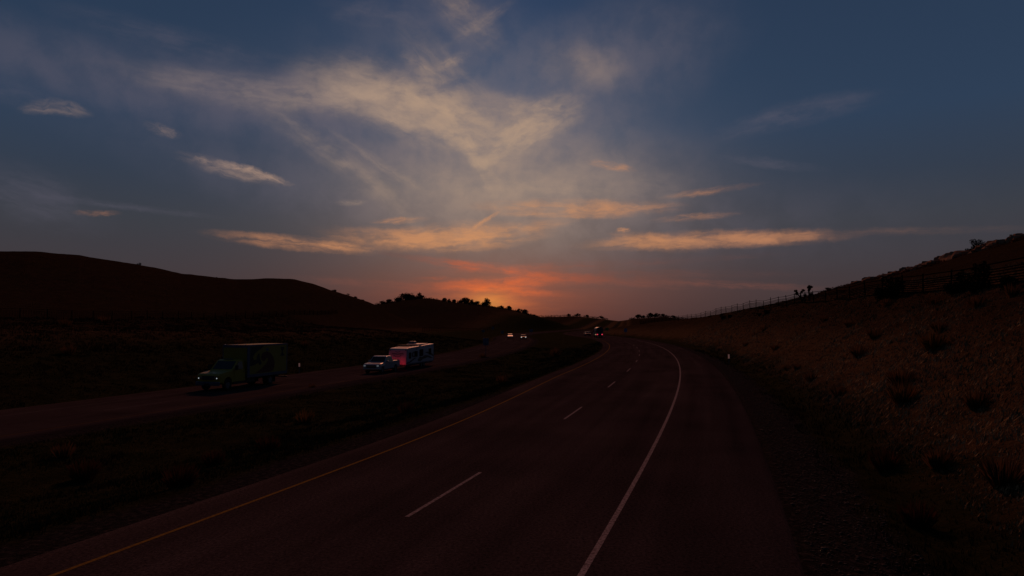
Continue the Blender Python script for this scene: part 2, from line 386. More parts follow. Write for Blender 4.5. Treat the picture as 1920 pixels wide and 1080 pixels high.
opp = strip('opposite_road', [586.55, 586.75, 589.7, 593.4, 597.0, 598.0, 598.2], z_opp, d_opp, S_BACK, S_END, 1.6, M['asphalt'], skirt=.2); tag(opp, kind='structure')
def s_of(px, py, z): return float(road_coords(*at_height(px, py, z))[1])
strip('edge_line', [626.47, 626.57], zero, zero, S_BACK, S_END, 1.6, M['line_white'], road, .005)['label'] = 'worn white edge line'
strip('edge_line', [619.24, 619.325], zero, zero, S_BACK, S_END, 1.6, M['line_yellow'], road, .005)['label'] = 'worn yellow edge line'
strip('edge_line', [596.95, 597.04], z_opp, d_opp, S_BACK, S_END, 1.6, M['line_yellow_old'], opp, .005)['label'] = 'worn yellow edge line'
strip('edge_line', [589.66, 589.74], z_opp, d_opp, S_BACK, S_END, 1.6, M['line_old'], opp, .005)['label'] = 'faded white edge line'
sa, sb, sc = s_of(766, 970, 0), s_of(905, 886, 0), s_of(1057, 786, 0); per = sc-sa; ln = sb-sa
print('dash', sa, ln, per)
for k in range(-1, 15): strip('lane_dash', [622.745, 622.83], zero, zero, sa+per*k, sa+per*k+ln, .8, M['line_white'], road, .005)
oa, ob, oc = s_of(197, 770, -1.76), s_of(317, 752.5, -1.76), s_of(496, 728, -1.76); oper = oc-oa; oln = ob-oa
print('odash', oa, oln, oper)
for k in range(-2, 15): strip('lane_dash', [593.31, 593.39], z_opp, d_opp, oa+oper*k, oa+oper*k+oln, .8, M['line_old'], opp, .005)

# ------------------------------------------------------------------ grass and gravel (uncountable)
def blades(name, N, rlo, rhi, test, tint, hgt, per_tuft=5, azr=(-42, 42), pw=.5, lean=None):
    u = RNG.random(N*3); r = (rlo**pw+(rhi**pw-rlo**pw)*u)**(1/pw); a = np.radians(RNG.uniform(azr[0], azr[1], N*3)); x = r*np.sin(a); y = r*np.cos(a)
    rho, s = road_coords(x, y); keep = np.nonzero(test(rho, s))[0][:N]
    x, y, r, rho, s = x[keep], y[keep], r[keep], rho[keep], s[keep]; z = terrain(x, y); n = len(x)
    patch = np.clip(.55+2.2*fbm(x*.35, y*.35, 40), .25, 1.4)
    P = []; T = []
    base = tint(rho, s, RNG.random(n))
    for k in range(per_tuft):
        th = RNG.uniform(0, 2*np.pi, n); h = hgt*RNG.uniform(.5, 1.25, n)*patch*(1+r/130); w = (.009+r*.00042)*RNG.uniform(.6, 1.3, n)
        if lean: th = RNG.normal(lean, .5, n); h = h*.8
        lx, ly = np.cos(th)*h*RNG.uniform(.2, .9, n)*(2.0 if lean else 1), np.sin(th)*h*RNG.uniform(.2, .9, n)*(2.0 if lean else 1)
        ox, oy = RNG.normal(0, .07, n)*(1+r/50), RNG.normal(0, .07, n)*(1+r/50)
        px, py = -np.sin(th)*w, np.cos(th)*w
        b0 = np.stack([x+ox-px, y+oy-py, z-.04], -1); b1 = np.stack([x+ox+px, y+oy+py, z-.04], -1); t = np.stack([x+ox+lx, y+oy+ly, z+h], -1)
        P.append(np.stack([b0, b1, t], 1)); T.append(np.repeat((base*RNG.uniform(.6, 1.5, (n, 1)))[:, None, :], 3, 1))
    P = np.concatenate(P).reshape(-1, 3); T = np.concatenate(T).reshape(-1, 3)
    o = mesh_np(name, P, np.arange(len(P)).reshape(-1, 3), M['blades'])
    c = np.concatenate([T, np.ones((len(T), 1))], -1).astype(np.float32); ca = o.data.color_attributes.new('tint', 'FLOAT_COLOR', 'POINT'); ca.data.foreach_set('color', c.ravel())
    return o
def tint_of(a, b):
    a, b = np.array(a), np.array(b)
    return lambda rho, s, u: a+(b-a)*u[:, None]
g = blades('median_grass', 30000, 7, 150, lambda rho, s: (rho < 616.7) & (rho > 599.4+d_opp(s)), tint_of((.020, .019, .007), (.058, .047, .018)), .13, azr=(-60, 30))
tag(g, 'low olive grass covering the median between the two roads', 'grass', kind='stuff')
g = blades('slope_grass', 46000, 8, 150, lambda rho, s: (rho > 633.4) & (rho < 652), (lambda rho, s, u: (np.array((.085, .052, .027))+(np.array((.52, .34, .165))-np.array((.085, .052, .027)))*u[:, None])*((.38+.62*sm(644, 637.0, rho+2*fbm(rho*.2, s*.08, 61)))*(.45+.55*sm(633.2, 635.4, rho+1.5*fbm(rho*.3, s*.12, 62)))*np.clip(.85+1.1*fbm(rho*.16, s*.05, 63), .5, 1.3))[:, None]), .17, lean=R(18), azr=(-35, 64))  # slope's light gradient put into the tint: paler low, darker near the fence
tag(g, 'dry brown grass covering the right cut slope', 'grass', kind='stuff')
g = blades('ditch_grass', 9000, 7, 110, lambda rho, s: (rho > 631.0) & (rho < 634.2), tint_of((.012, .010, .004), (.036, .027, .012)), .16)
tag(g, 'dark green grass in the ditch right of the gravel verge', 'grass', kind='stuff')
g = blades('bank_grass', 24000, 30, 190, lambda rho, s: (rho < 584.3+d_opp(s)) & (rho > 532), (lambda rho, s, u: (np.array((.032, .017, .010))+(np.array((.085, .042, .022))-np.array((.032, .017, .010)))*u[:, None])*(.28+.72*sm(572, 555, rho+6*fbm(rho*.3, s*.1, 77)))[:, None]), .16)  # shade at the foot of the bank put into the blade tint
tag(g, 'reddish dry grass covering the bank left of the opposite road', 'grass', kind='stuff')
def gravel(n):
    ico = np.array([(0, 0, 1), (.89, 0, .45), (.28, .85, .45), (-.72, .53, .45), (-.72, -.53, .45), (.28, -.85, .45), (0, 0, -.6)]); f = np.array([(0, 1, 2), (0, 2, 3), (0, 3, 4), (0, 4, 5), (0, 5, 1), (1, 6, 2), (2, 6, 3), (3, 6, 4), (4, 6, 5), (5, 6, 1)])
    s = S(-18.4)+(RNG.random(n)**1.6)*75; rho = RNG.uniform(629.8, 631.7, n)
    a = s/622; x = CX+rho*np.cos(a); y = CY+rho*np.sin(a); z = terrain(x, y)
    sz = RNG.gamma(2.0, .006, n)+.006
    th = RNG.uniform(0, 6.28, n); ct, st = np.cos(th), np.sin(th)
    v = ico[None]*(sz[:, None, None])*RNG.uniform(.6, 1.3, (n, 7, 1))*np.array([1.2, .9, .6])
    vx = v[..., 0]*ct[:, None]-v[..., 1]*st[:, None]; vy = v[..., 0]*st[:, None]+v[..., 1]*ct[:, None]
    V = np.stack([vx+x[:, None], vy+y[:, None], v[..., 2]+z[:, None]+sz[:, None]*.2], -1).reshape(-1, 3)
    Ff = (f[None]+7*np.arange(n)[:, None, None]).reshape(-1, 3)
    o = mesh_np('gravel', V, Ff, mat('gravel_stone', (.035, .030, .030), .95, .5, 4)); tag(o, 'loose dark gravel along the right edge of the road', 'gravel', kind='stuff')
gravel(16000)

# ------------------------------------------------------------------ fences
def fence(name, label, rho_s, s0, s1, spacing, ph, zs, vert=0.0, wr=.014, group=None, net=()):
    """rho_s: function of s giving the offset; posts each a part, every wire a part"""
    x0, y0, _ = pos(rho_s(s0), s0); root = empty(name, (x0, y0, tz(x0, y0))); tag(root, label, 'fence', group); org = Vector(root.location)
    def P(s, dz):
        x, y, _ = pos(rho_s(s), s); return Vector((x, y, tz(x, y)+dz))-org
    n = int((s1-s0)/spacing)
    stations = [s0+i*spacing+random.uniform(-.35, .35) for i in range(n+1)]
    pm = MB().tube((0, 0, -.3), (0, 0, ph), .065, 7, .05).build('post', M['wood'], root); pm.location = P(stations[0], 0)
    for s in stations[1:]:
        c = pm.copy(); COL.objects.link(c); c.parent = root; c.location = P(s, 0); c.rotation_euler = (random.uniform(-.05, .05), random.uniform(-.05, .05), random.uniform(0, 6)); c.scale = (1, 1, random.uniform(.92, 1.08))
    st = np.arange(s0, s1, spacing/2)
    for z in zs:
        w = MB()
        pts = [P(s, z+random.uniform(-.015, .015)) for s in st]
        for a, b in zip(pts, pts[1:]): w.tube(a, b, wr, 4)
        w.build('wire', M['wire'], root)
    if vert:                                        # woven mesh: one connected net of wires
        sv = np.arange(s0, s1, vert); xy = [pos(rho_s(s), s)[:2] for s in sv]; zz = terrain(np.array([p[0] for p in xy]), np.array([p[1] for p in xy])); m = len(net)
        V = [(x-org.x, y-org.y, z-org.z+h) for (x, y), z in zip(xy, zz) for h in net]; F = [(i*m+k, (i+1)*m+k, (i+1)*m+k+1, i*m+k+1) for i in range(len(sv)-1) for k in range(m-1)]
        o = mesh_np('wire_mesh', V, F, M['wire'], root); md = o.modifiers.new('strands', 'WIREFRAME'); md.thickness = wr*2; md.use_even_offset = False; md.use_boundary = True
    return root
fence('wire_fence', 'wooden post and strand wire fence along the top of the right slope', lambda s: 645.2, S(-19.5), S(5.2), 5.0, 1.62, [.12, .28, .44, .60, .76, .92, 1.08, 1.42], 0, .034)
fence('wire_fence', 'woven mesh wire fence below the large hill on the left', lambda s: 534.6, S(-23), S(3.0), 5.0, 1.55, [1.4], .5, .017, net=(.06, .24, .42, .60, .78, .96, 1.14))
fence('wire_fence', 'distant post and wire fence on the bank beyond the travel trailer', lambda s: 566+(s-S(1.5))*.05, S(1.5), S(17), 5.0, 1.5, [.3, .7, 1.1, 1.35], 0, .04)

# ------------------------------------------------------------------ plants
def leaf_cloud(bm_pts, size, n_each, seed):
    """many small leaf faces scattered through clumps: (centre, radius)"""
    rng = np.random.default_rng(seed); V = []
    for (c, rad) in bm_pts:
        d = rng.normal(size=(n_each, 3)); d /= np.linalg.norm(d, axis=1)[:, None]; d *= (rng.random(n_each)**.45)[:, None]*np.array(rad)
        p = d+np.array(c); q = rng.normal(size=(n_each, 3)); q /= np.linalg.norm(q, axis=1)[:, None]; t = np.cross(q, rng.normal(size=(n_each, 3))); t /= np.linalg.norm(t, axis=1)[:, None]
        w = size*rng.uniform(.5, 1.3, (n_each, 1)); V.append(np.stack([p-q*w, p+t*w*.6, p+q*w, p-t*w*.6], 1))
    return np.concatenate(V).reshape(-1, 3)
def make_tree(h, seed, spread=.45, mat_=None):
    rng = random.Random(seed); root = empty('tree'); t = MB()
    t.tube((0, 0, -.4), (.02*h, 0, h*.4), h*.045, 7, h*.028); clumps = []
    for k in range(9):
        an = k*2.4+rng.uniform(-.4, .4); rr = spread*h*rng.uniform(.3, .75); zz = h*rng.uniform(.24, .72)
        t.tube((.02*h, 0, h*.2), (rr*math.cos(an), rr*math.sin(an), zz), h*.02, 5, h*.008)
        q = h*rng.uniform(.17, .27); clumps.append(((rr*math.cos(an), rr*math.sin(an), zz), (q, q, q*.9)))
    clumps.append(((0, 0, h*.70), (h*.25*(spread/.45), h*.25, h*.27))); clumps.append(((.08*h, 0, h*.4), (h*.34*(spread/.45), h*.3, h*.28)))
    t.build('trunk', M['bark'], root)
    V = leaf_cloud(clumps, h*.055, 110, seed); mesh_np('crown', V, np.arange(len(V)).reshape(-1, 4), mat_ or M['leaf_far'], root)
    return root
def make_shrub(w, h, seed, mat_=None, name='shrub'):
    rng = random.Random(seed); cl = []; st = MB()
    root = empty(name)
    for k in range(9):
        an = rng.uniform(0, 6.28); rr = w*.5*rng.uniform(.1, .75); zz = h*rng.uniform(.12, .74)
        cl.append(((rr*math.cos(an), rr*math.sin(an), zz), (w*.24, w*.24, h*.24)))
        st.tube((0, 0, -.1), (rr*math.cos(an), rr*math.sin(an), zz), w*.02, 4, w*.008)
    st.build('stems', M['bark'], root)
    V = leaf_cloud(cl+[((0, 0, h*.3), (w*.34, w*.34, h*.3))], .055*w, 90, seed); mesh_np('foliage', V, np.arange(len(V)).reshape(-1, 4), mat_ or M['leaf'], root)
    return root
def make_tuft(w, h, seed, mat_, n=150):
    rng = np.random.default_rng(seed); th = rng.uniform(0, 2*np.pi, n); le = rng.uniform(.1, 1, n)**.7*w*.5; hh = h*rng.uniform(.45, 1.0, n)*(1-.35*(le/(w*.5))**2); bw = w*.018*rng.uniform(.6, 1.3, n)
    bx, by = np.cos(th)*le*.35, np.sin(th)*le*.35; px, py = -np.sin(th)*bw, np.cos(th)*bw; z0 = -.12
    V = np.stack([np.stack([bx-px, by-py, 0*th+z0], -1), np.stack([bx+px, by+py, 0*th+z0], -1), np.stack([np.cos(th)*le*.8+px*.6, np.sin(th)*le*.8+py*.6, hh*.7], -1), np.stack([np.cos(th)*le*1.05, np.sin(th)*le*1.05, hh], -1)], 1).reshape(-1, 3)
    return mesh_np('grass_tuft', V, np.arange(len(V)).reshape(-1, 4), mat_)

# trees silhouetted on the middle hill: (pixel x, base y, height in photo pixels, label)
def on_ridge(px, r):
    d = ray(px, 560); n = math.hypot(d[0], d[1]); x, y = d[0]/n*r, d[1]/n*r
    return x, y, tz(x, y)
TREE_PROTO = [make_tree(1.0, 3, .5), make_tree(1.0, 8, .38), make_tree(1.0, 15, .62)]
ridge_trees = [
    (718, 7, 2, 'small round tree at the left foot of the middle hill skyline'), (729, 8, 0, 'low tree second from the left on the middle hill skyline'),
    (748, 10, 2, 'spreading tree left of the highest clump on the middle hill'), (762, 15, 0, 'tall tree on the left of the highest clump on the middle hill'),
    (771, 13, 2, 'wide tree in the right of the highest clump on the middle hill'), (787, 12, 1, 'lone tree at the very crest of the middle hill'),
    (834, 8, 0, 'rounded tree at the left start of the row of trees before the sunset'), (842, 7, 1, 'narrow small tree second in the row before the sunset'),
    (851, 7, 0, 'rounded small tree third in the row before the sunset'), (865, 8, 2, 'low broad tree against the left of the tall tree by the sunset'),
    (874, 13, 0, 'tallest tree of the row left of the sun glow'), (885, 10, 1, 'narrow tree just right of the tallest tree of the row'),
    (894, 8, 0, 'small tree between the narrow tree and the dark tree at the sun glow'), (912, 15, 1, 'dense dark tree standing directly below the brightest sun glow'),
    (940, 6, 2, 'tiny bush tree on the slope right of the sun glow'), (954, 8, 0, 'upper small tree on the falling slope right of the sun glow'),
    (973, 8, 2, 'middle small tree on the falling slope right of the sun glow'), (985, 9, 0, 'lowest small tree on the falling slope right of the sun glow')]
for i, (px, hp, k, lb) in enumerate(ridge_trees):
    x, y, z = on_ridge(px, 538); h = hp*538/1250*1.25
    o = copy_tree(TREE_PROTO[k]); o.location = (x, y, z-.22*h); o.scale = (h*1.25, h*1.25, h); o.rotation_euler = (0, 0, i*1.7); tag(o, lb, 'tree', 'trees along the middle hill skyline')
far_trees = [(1066, 6, 'leftmost dark tree on the far ridge right of the sunset'), (1083, 7, 'second tree on the far ridge right of the sunset'), (1101, 6, 'third tree on the far ridge above the lorry'), (1127, 7, 'tree on the far ridge directly above the red tail lamps'),
             (1196, 9, 'left tree of the wooded far ridge beside the right slope'), (1206, 7, 'second tree of the wooded far ridge beside the right slope'), (1219, 11, 'tallest tree of the wooded far ridge beside the right slope'), (1230, 10, 'tree right of the tallest on the wooded far ridge'), (1243, 7, 'low tree on the right half of the wooded far ridge'), (1262, 6, 'last tree of the wooded far ridge above the fence end')]
for i, (px, hp, lb) in enumerate(far_trees):
    x, y, z = on_ridge(px, 1490); h = hp*1490/1250
    o = copy_tree(TREE_PROTO[(0, 2)[i % 2]]); o.location = (x, y, z-.5); o.scale = (h*1.3, h*1.3, h); o.rotation_euler = (0, 0, i*2.1); tag(o, lb, 'tree', 'trees along the far ridge')
def far_wood():
    V = []
    rng = np.random.default_rng(5)
    cl = []
    for px in np.concatenate([np.linspace(1005, 1140, 46), np.linspace(1180, 1300, 52)]):
        x, y, z = on_ridge(px+rng.uniform(-2, 2), rng.uniform(1440, 1520)); cl.append(((x, y, z+1.6), (rng.uniform(3, 5.5), 4, rng.uniform(1.8, 4.2))))
    V = leaf_cloud(cl, .8, 40, 6); o = mesh_np('far_wood', V, np.arange(len(V)).reshape(-1, 4), M['leaf_far']); tag(o, 'far-off low woodland along the distant ridge', 'wood', kind='stuff')
far_wood()
def crest_scrub():
    rng = np.random.default_rng(15); cl = []
    for px in np.concatenate([np.linspace(700, 800, 60), np.linspace(800, 925, 44), np.linspace(925, 1012, 46)]):
        x, y, z = on_ridge(px+rng.uniform(-2, 2), rng.uniform(520, 545)); q = rng.uniform(.35, 1.3)*(1.35 if px < 800 else .8); cl.append(((x, y, z+.2*q), (q*1.5, 1.2, q)))
    V = leaf_cloud(cl, .34, 46, 16); o = mesh_np('crest_scrub', V, np.arange(len(V)).reshape(-1, 4), M['leaf_far']); tag(o, 'low dark scrub along the crest of the middle hill', 'scrub', kind='stuff')
crest_scrub()
def ridge_scrub():
    rng = np.random.default_rng(25); cl = []
    for px in np.linspace(1535, 1925, 150):
        d = ray(px, 560); n = math.hypot(d[0], d[1]); rr = np.linspace(60, 260, 500); xs, ys = d[0]/n*rr, d[1]/n*rr; g = terrain(xs, ys); i = int(np.argmax((g-H_CAM)/rr)); i = min(max(i+int(rng.integers(-14, 6)), 0), 499)
        q = rng.uniform(.12, .42); cl.append(((xs[i], ys[i], g[i]+.3*q), (q*2.2, q*2, q)))
    V = leaf_cloud(cl, .11, 60, 26); o = mesh_np('ridge_scrub', V, np.arange(len(V)).reshape(-1, 4), M['tuft_red']); tag(o, 'low dry scrub between the boulders on the right ridge', 'scrub', kind='stuff')
ridge_scrub()
for p in TREE_PROTO:
    for c in list(p.children): bpy.data.objects.remove(c)
    bpy.data.objects.remove(p)

# scrub on the left hill skyline
SH = [make_shrub(1, .8, 21), make_shrub(1, 1.0, 22), make_shrub(1, .65, 23)]
def put_shrub(k, loc, w, label, group, hs=1.0):
    o = copy_tree(SH[k]); o.location = loc; o.scale = (w, w, w*hs); o.rotation_euler = (0, 0, random.uniform(0, 6)); tag(o, label, 'shrub', group); return o
for px, r, w, lb in [(259, 312, 1.9, 'small bush on the skyline of the large left hill'), (302, 315, 1.5, 'pair-like bush right of the other on the left hill skyline'), (406, 322, 1.3, 'tiny bush in the dip of the left hill skyline'),
                     (627, 336, 3.2, 'rounded bush on the right shoulder of the left hill'), (652, 338, 2.0, 'small bush below the rounded one on the left hill shoulder'), (666, 339, 2.4, 'bush on the lower right of the left hill skyline'), (680, 339, 2.6, 'lowest bush on the right end of the left hill skyline')]:
    x, y, z = on_ridge(px, r); put_shrub(int(px) % 3, (x, y, z-.35*w), w*.95, lb, 'bushes on the left hill skyline', .9)

# boulders and bushes along the right ridge
def make_boulder(seed):
    b = MB(); bmesh.ops.create_cube(b.bm, size=1.0); bmesh.ops.subdivide_edges(b.bm, edges=b.bm.edges[:], cuts=5, use_grid_fill=True)
    for v in b.bm.verts:
        c = v.co; n = Vector(c).normalized()*.62; c2 = c.lerp(n, .42); p = np.array([c2.x*2.3+seed*9, c2.y*2.3+c2.z*3.1])
        d = float(fbm(p[:1], p[1:], seed, 3)[0]); step = round(c2.z*5)/5
        v.co = Vector((c2.x*(1+.9*d)*(1-.55*c2.z), c2.y*(1+.9*d)*(1-.55*c2.z), (c2.z*.7+step*.3)*(1+.8*d)))
    return b.build('boulder', M['rock'])
BO = [make_boulder(s) for s in (2, 5, 9)]
def ridge_point(px):
    """highest line of the right-hand hill seen along a photo column"""
    d = ray(px, 560); n = math.hypot(d[0], d[1]); rr = np.linspace(30, 260, 900); xs, ys = d[0]/n*rr, d[1]/n*rr; g = terrain(xs, ys); i = int(np.argmax((g-H_CAM)/rr)); return float(xs[i]), float(ys[i]), float(g[i]), float(rr[i])
bl = [(1917, 34, 16, 'dark square boulder at the right edge of the photo'), (1890, 40, 10, 'flat ledge boulder beside the dark square one'), (1862, 36, 11, 'pale flat-topped boulder right of the ridge bushes'), (1808, 50, 12, 'long ledge boulder left of the round bush on the ridge'), (1782, 30, 10, 'short blocky boulder stepping down the ridge'),
      (1757, 34, 9, 'low rounded boulder in the middle of the ridge'), (1733, 26, 9, 'small boulder between two low ridge bushes'), (1712, 26, 8, 'stepped boulder above the wire fence posts'), (1688, 30, 7, 'long low boulder on the falling ridge'), (1662, 24, 7, 'small brown boulder near the lower ridge'), (1640, 26, 6, 'flat boulder on the lower ridge'), (1612, 22, 5, 'last small boulder where the ridge meets the fence')]
for i, (px, w, h, lb) in enumerate(bl):
    x, y, z, r = ridge_point(px); k = r/1250
    o = BO[i % 3].copy(); COL.objects.link(o); o.location = (x, y, z-.36*h*k); o.scale = (w*k*1.15, w*k*.9, h*k*1.7); o.rotation_euler = (0, 0, random.uniform(-.4, .4)); tag(o, lb, 'boulder', 'boulders along the right ridge')
for o in BO: bpy.data.objects.remove(o)
for px, hp, k, lb in [(1905, 13, 0, 'dark bush between boulders at the top right of the ridge'), (1880, 12, 2, 'low dark bush on the upper ridge'), (1837, 16, 1, 'round twiggy bush standing up from the ridge line'), (1822, 10, 2, 'low bush left of the round twiggy one'), (1766, 9, 0, 'small bush in the middle of the ridge'), (1706, 8, 2, 'dark bush on a ridge step above the fence'), (1658, 7, 0, 'small dark bush on the lower ridge'), (1554, 8, 2, 'round bush at the low end of the ridge by the fence')]:
    x, y, z, r = ridge_point(px); put_shrub(k, (x, y, z-.1), hp*r/1250*1.3, lb, 'bushes along the right ridge')
# bushes at the fence on the right
for px, py, hp, k, lb in [(1680, 556, 34, 1, 'big dark bush behind the fence below the ridge'), (1652, 562, 26, 0, 'dark bush left of the biggest one behind the fence'), (1830, 548, 46, 1, 'large dark bush at the fence near the right edge'), (1792, 552, 34, 2, 'spreading bush left of the large one at the fence'),
                          (1890, 545, 30, 0, 'dark bush at the fence by the right edge of the photo'), (1437, 590, 12, 0, 'small bush at the fence where it meets the sky'), (1424, 592, 9, 2, 'tiny bush at the skyline end of the fence'), (1355, 598, 10, 1, 'left bush of the two at the low end of the fence'), (1368, 597, 9, 0, 'right bush of the two at the low end of the fence')]:
    x, y, z = hit(px, py); r = math.hypot(x, y); put_shrub(k, (x, y, z-.1), hp*r/1250*1.15, lb, 'bushes along the right fence')
# two forked shrubs that stand out against the sky
def cholla(name, label, px, py, arms, hp):
    d = ray(px, py); n = math.hypot(d[0], d[1]); rr = np.linspace(60, 160, 600); xs, ys = d[0]/n*rr, d[1]/n*rr; rho, _ = road_coords(xs, ys); i = int(np.argmin(abs(rho-646.5))); x, y = float(xs[i]), float(ys[i]); k = rr[i]/1250
    root = empty(name, (x, y, tz(x, y)-.1)); tag(root, label, 'shrub', 'forked shrubs on the skyline'); t = MB(); cl = []
    for pl in arms:
        for (ax, az_), (bx, bz) in zip(pl, pl[1:]): t.tube((ax*k, random.uniform(-.05, .05), az_*k), (bx*k, 0, bz*k), 1.3*k, 6, 1.0*k)
        ex, ez = pl[-1]; cl.append(((ex*k, 0, ez*k), (3.0*k, 2.5*k, 2.6*k))); mx, mz = pl[-2]; cl.append((((ex+mx)/2*k, 0, (ez+mz)/2*k), (2.0*k, 2*k, 2*k)))
    t.build('branches', M['bark'], root); V = leaf_cloud(cl, .9*k, 120, 3); mesh_np('foliage', V, np.arange(len(V)).reshape(-1, 4), M['leaf'], root)
cholla('forked_shrub', 'forked spreading shrub on the skyline, left of the two above the fence', 1500, 565, [[(4, -4), (2, 8), (-3, 15), (-7, 21)], [(2, 8), (1, 17), (6, 22)], [(4, 4), (9, 12), (9, 14)], [(-3, 15), (-6, 16)]], 14)
cholla('forked_shrub', 'upright hooked shrub on the skyline, right of the two above the fence', 1517, 564, [[(0, -4), (0, 14), (0, 24)], [(0, 18), (4, 25)], [(0, 8), (4, 13)], [(0, 20), (1, 26)]], 16)

for p in SH:
    for c in list(p.children): bpy.data.objects.remove(c)
    bpy.data.objects.remove(p)
# tufts on the right slope, in the median and on the left bank
tufts = [(1690, 724, 38, 'd', 'dark round tuft in the middle of the right slope'), (1610, 668, 28, 'd', 'dark tuft above and left of the middle one on the right slope'), (1880, 910, 56, 'd', 'large dark tuft low at the right edge of the slope'), (1520, 714, 20, 'd', 'small dark tuft just above the ditch'),
         (1476, 694, 12, 'd', 'left of the two tiny tufts on the lower slope'), (1494, 692, 14, 'd', 'right of the two tiny tufts on the lower slope'), (1572, 742, 24, 'd', 'tuft at the foot of the slope by the ditch'), (1752, 572, 20, 'd', 'tuft on the upper slope under the fence'), (1830, 576, 24, 'd', 'tuft on the upper slope right of centre under the fence'),
         (1898, 556, 26, 'd', 'tuft under the fence at the right edge'), (1662, 574, 18, 'd', 'tuft under the fence below the big bushes'), (1545, 602, 14, 'd', 'small tuft on the far upper slope'), (1592, 612, 16, 'd', 'second small tuft on the far upper slope'), (1640, 634, 22, 'd', 'tuft on the upper middle slope'), (1762, 622, 24, 'd', 'tuft in the upper right part of the slope'),
         (1453, 656, 14, 'd', 'tuft on the slope right of the white marker post'), (1432, 620, 12, 'd', 'tiny tuft high on the far slope'), (1398, 648, 10, 'd', 'tiny tuft above the white marker post'), (1760, 876, 40, 'd', 'dim tuft at the foot of the slope on the right'), (1830, 764, 36, 'd', 'broad tuft on the bright part of the slope'),
         (1750, 656, 40, 'y', 'pale dry grass clump on the upper slope'), (1692, 756, 46, 'y', 'tall pale dry clump below the dark tuft mid slope'), (1722, 985, 50, 'r', 'dim reddish clump in the lower right ditch'), (1660, 880, 44, 'r', 'reddish clump in the ditch beside the gravel'),
         (157, 900, 44, 'r', 'reddish clump in the median near the left edge'), (338, 912, 50, 'r', 'reddish clump in the median left of the yellow line'), (400, 872, 34, 'r', 'small reddish clump in the middle of the median'), (502, 846, 36, 'r', 'reddish clump in the median below the box truck'), (572, 792, 30, 'y', 'pale clump of stalks in the median below the pickup'), (760, 774, 30, 'r', 'reddish clump in the median near the yellow line'),
         (585, 729, 12, 'd', 'dark tuft at the edge of the opposite road'), (942, 720, 24, 'd', 'dark tuft in the far part of the median'), (118, 858, 30, 'd', 'dark tuft beside the opposite road at the left edge'), (905, 672, 14, 'd', 'dark tuft around the foot of the sign post'), (1042, 668, 22, 'd', 'dark tuft in the median where the road bends'),
         (122, 612, 18, 'd', 'dark tuft on the left bank under the mesh fence'), (128, 664, 20, 'd', 'dark tuft in the middle of the left bank'), (195, 605, 16, 'd', 'second tuft under the mesh fence on the left'), (450, 648, 16, 'd', 'dark tuft on the bank left of the box truck'), (572, 650, 14, 'd', 'dark tuft on the bank right of the box truck')]
TM = {'d': M['tuft_dark'], 'y': M['tuft_dry'], 'r': M['tuft_red']}; TG = {'d': 'dark grass tufts on the slopes', 'y': 'pale dry grass clumps', 'r': 'reddish grass clumps'}
for i, (px, py, hp, k, lb) in enumerate(tufts):
    x, y, z = hit(px, py); r = math.hypot(x, y); w = hp*r/1250
    o = make_tuft(w*1.25, w*.95, 100+i, TM[k], 190 if hp > 30 else 110); o.location = (x, y, z); tag(o, lb, 'grass tuft', TG[k])

# ------------------------------------------------------------------ vehicles
def wheel(parent, x, y, r, w, rim=M['rim']):
    s = 1 if y > 0 else -1; b = MB(); prof = [(r*.58, -w/2), (r*.93, -w/2), (r, -w*.34), (r, w*.34), (r*.93, w/2), (r*.58, w/2)]; n = 22
    rows = [[b.bm.verts.new((q*math.cos(2*math.pi*i/n), t, q*math.sin(2*math.pi*i/n))) for q, t in prof] for i in range(n)]
    for i in range(n):
        for k in range(6): b.bm.faces.new((rows[i][k], rows[(i+1) % n][k], rows[(i+1) % n][(k+1) % 6], rows[i][(k+1) % 6]))
    o = b.build('wheel', M['tyre'], parent, True); o.location = (x, y, r)
    d = MB().tube((0, -w*.36, 0), (0, w*.36, 0), r*.585, 20); d.tube((0, s*w*.36, 0), (0, s*w*.5, 0), r*.2, 10)
    for k in range(5):
        a = k*2*math.pi/5; d.tube((r*.2*math.cos(a), s*w*.38, r*.2*math.sin(a)), (r*.55*math.cos(a), s*w*.38, r*.55*math.sin(a)), r*.06, 6)
    d.build('rim', rim, o)
    return o
def arch(cx, r, n=9, z=0):
    return [(cx-r*math.cos(math.pi*i/n), z+r*math.sin(math.pi*i/n)) for i in range(n+1)]   # left to right (rear to front)
def at_road(o, rho, s, toward=False, dy=0.0):
    x, y, t = pos(rho+(float(d_opp(s)) if rho < 610 else 0), s); z = float(z_opp(s)) if rho < 610 else 0.0
    th = math.atan2(t[1], t[0])+(math.pi if toward else 0)+dy; o.location = (x, y, z+.002); o.rotation_euler = (0, 0, th); return o

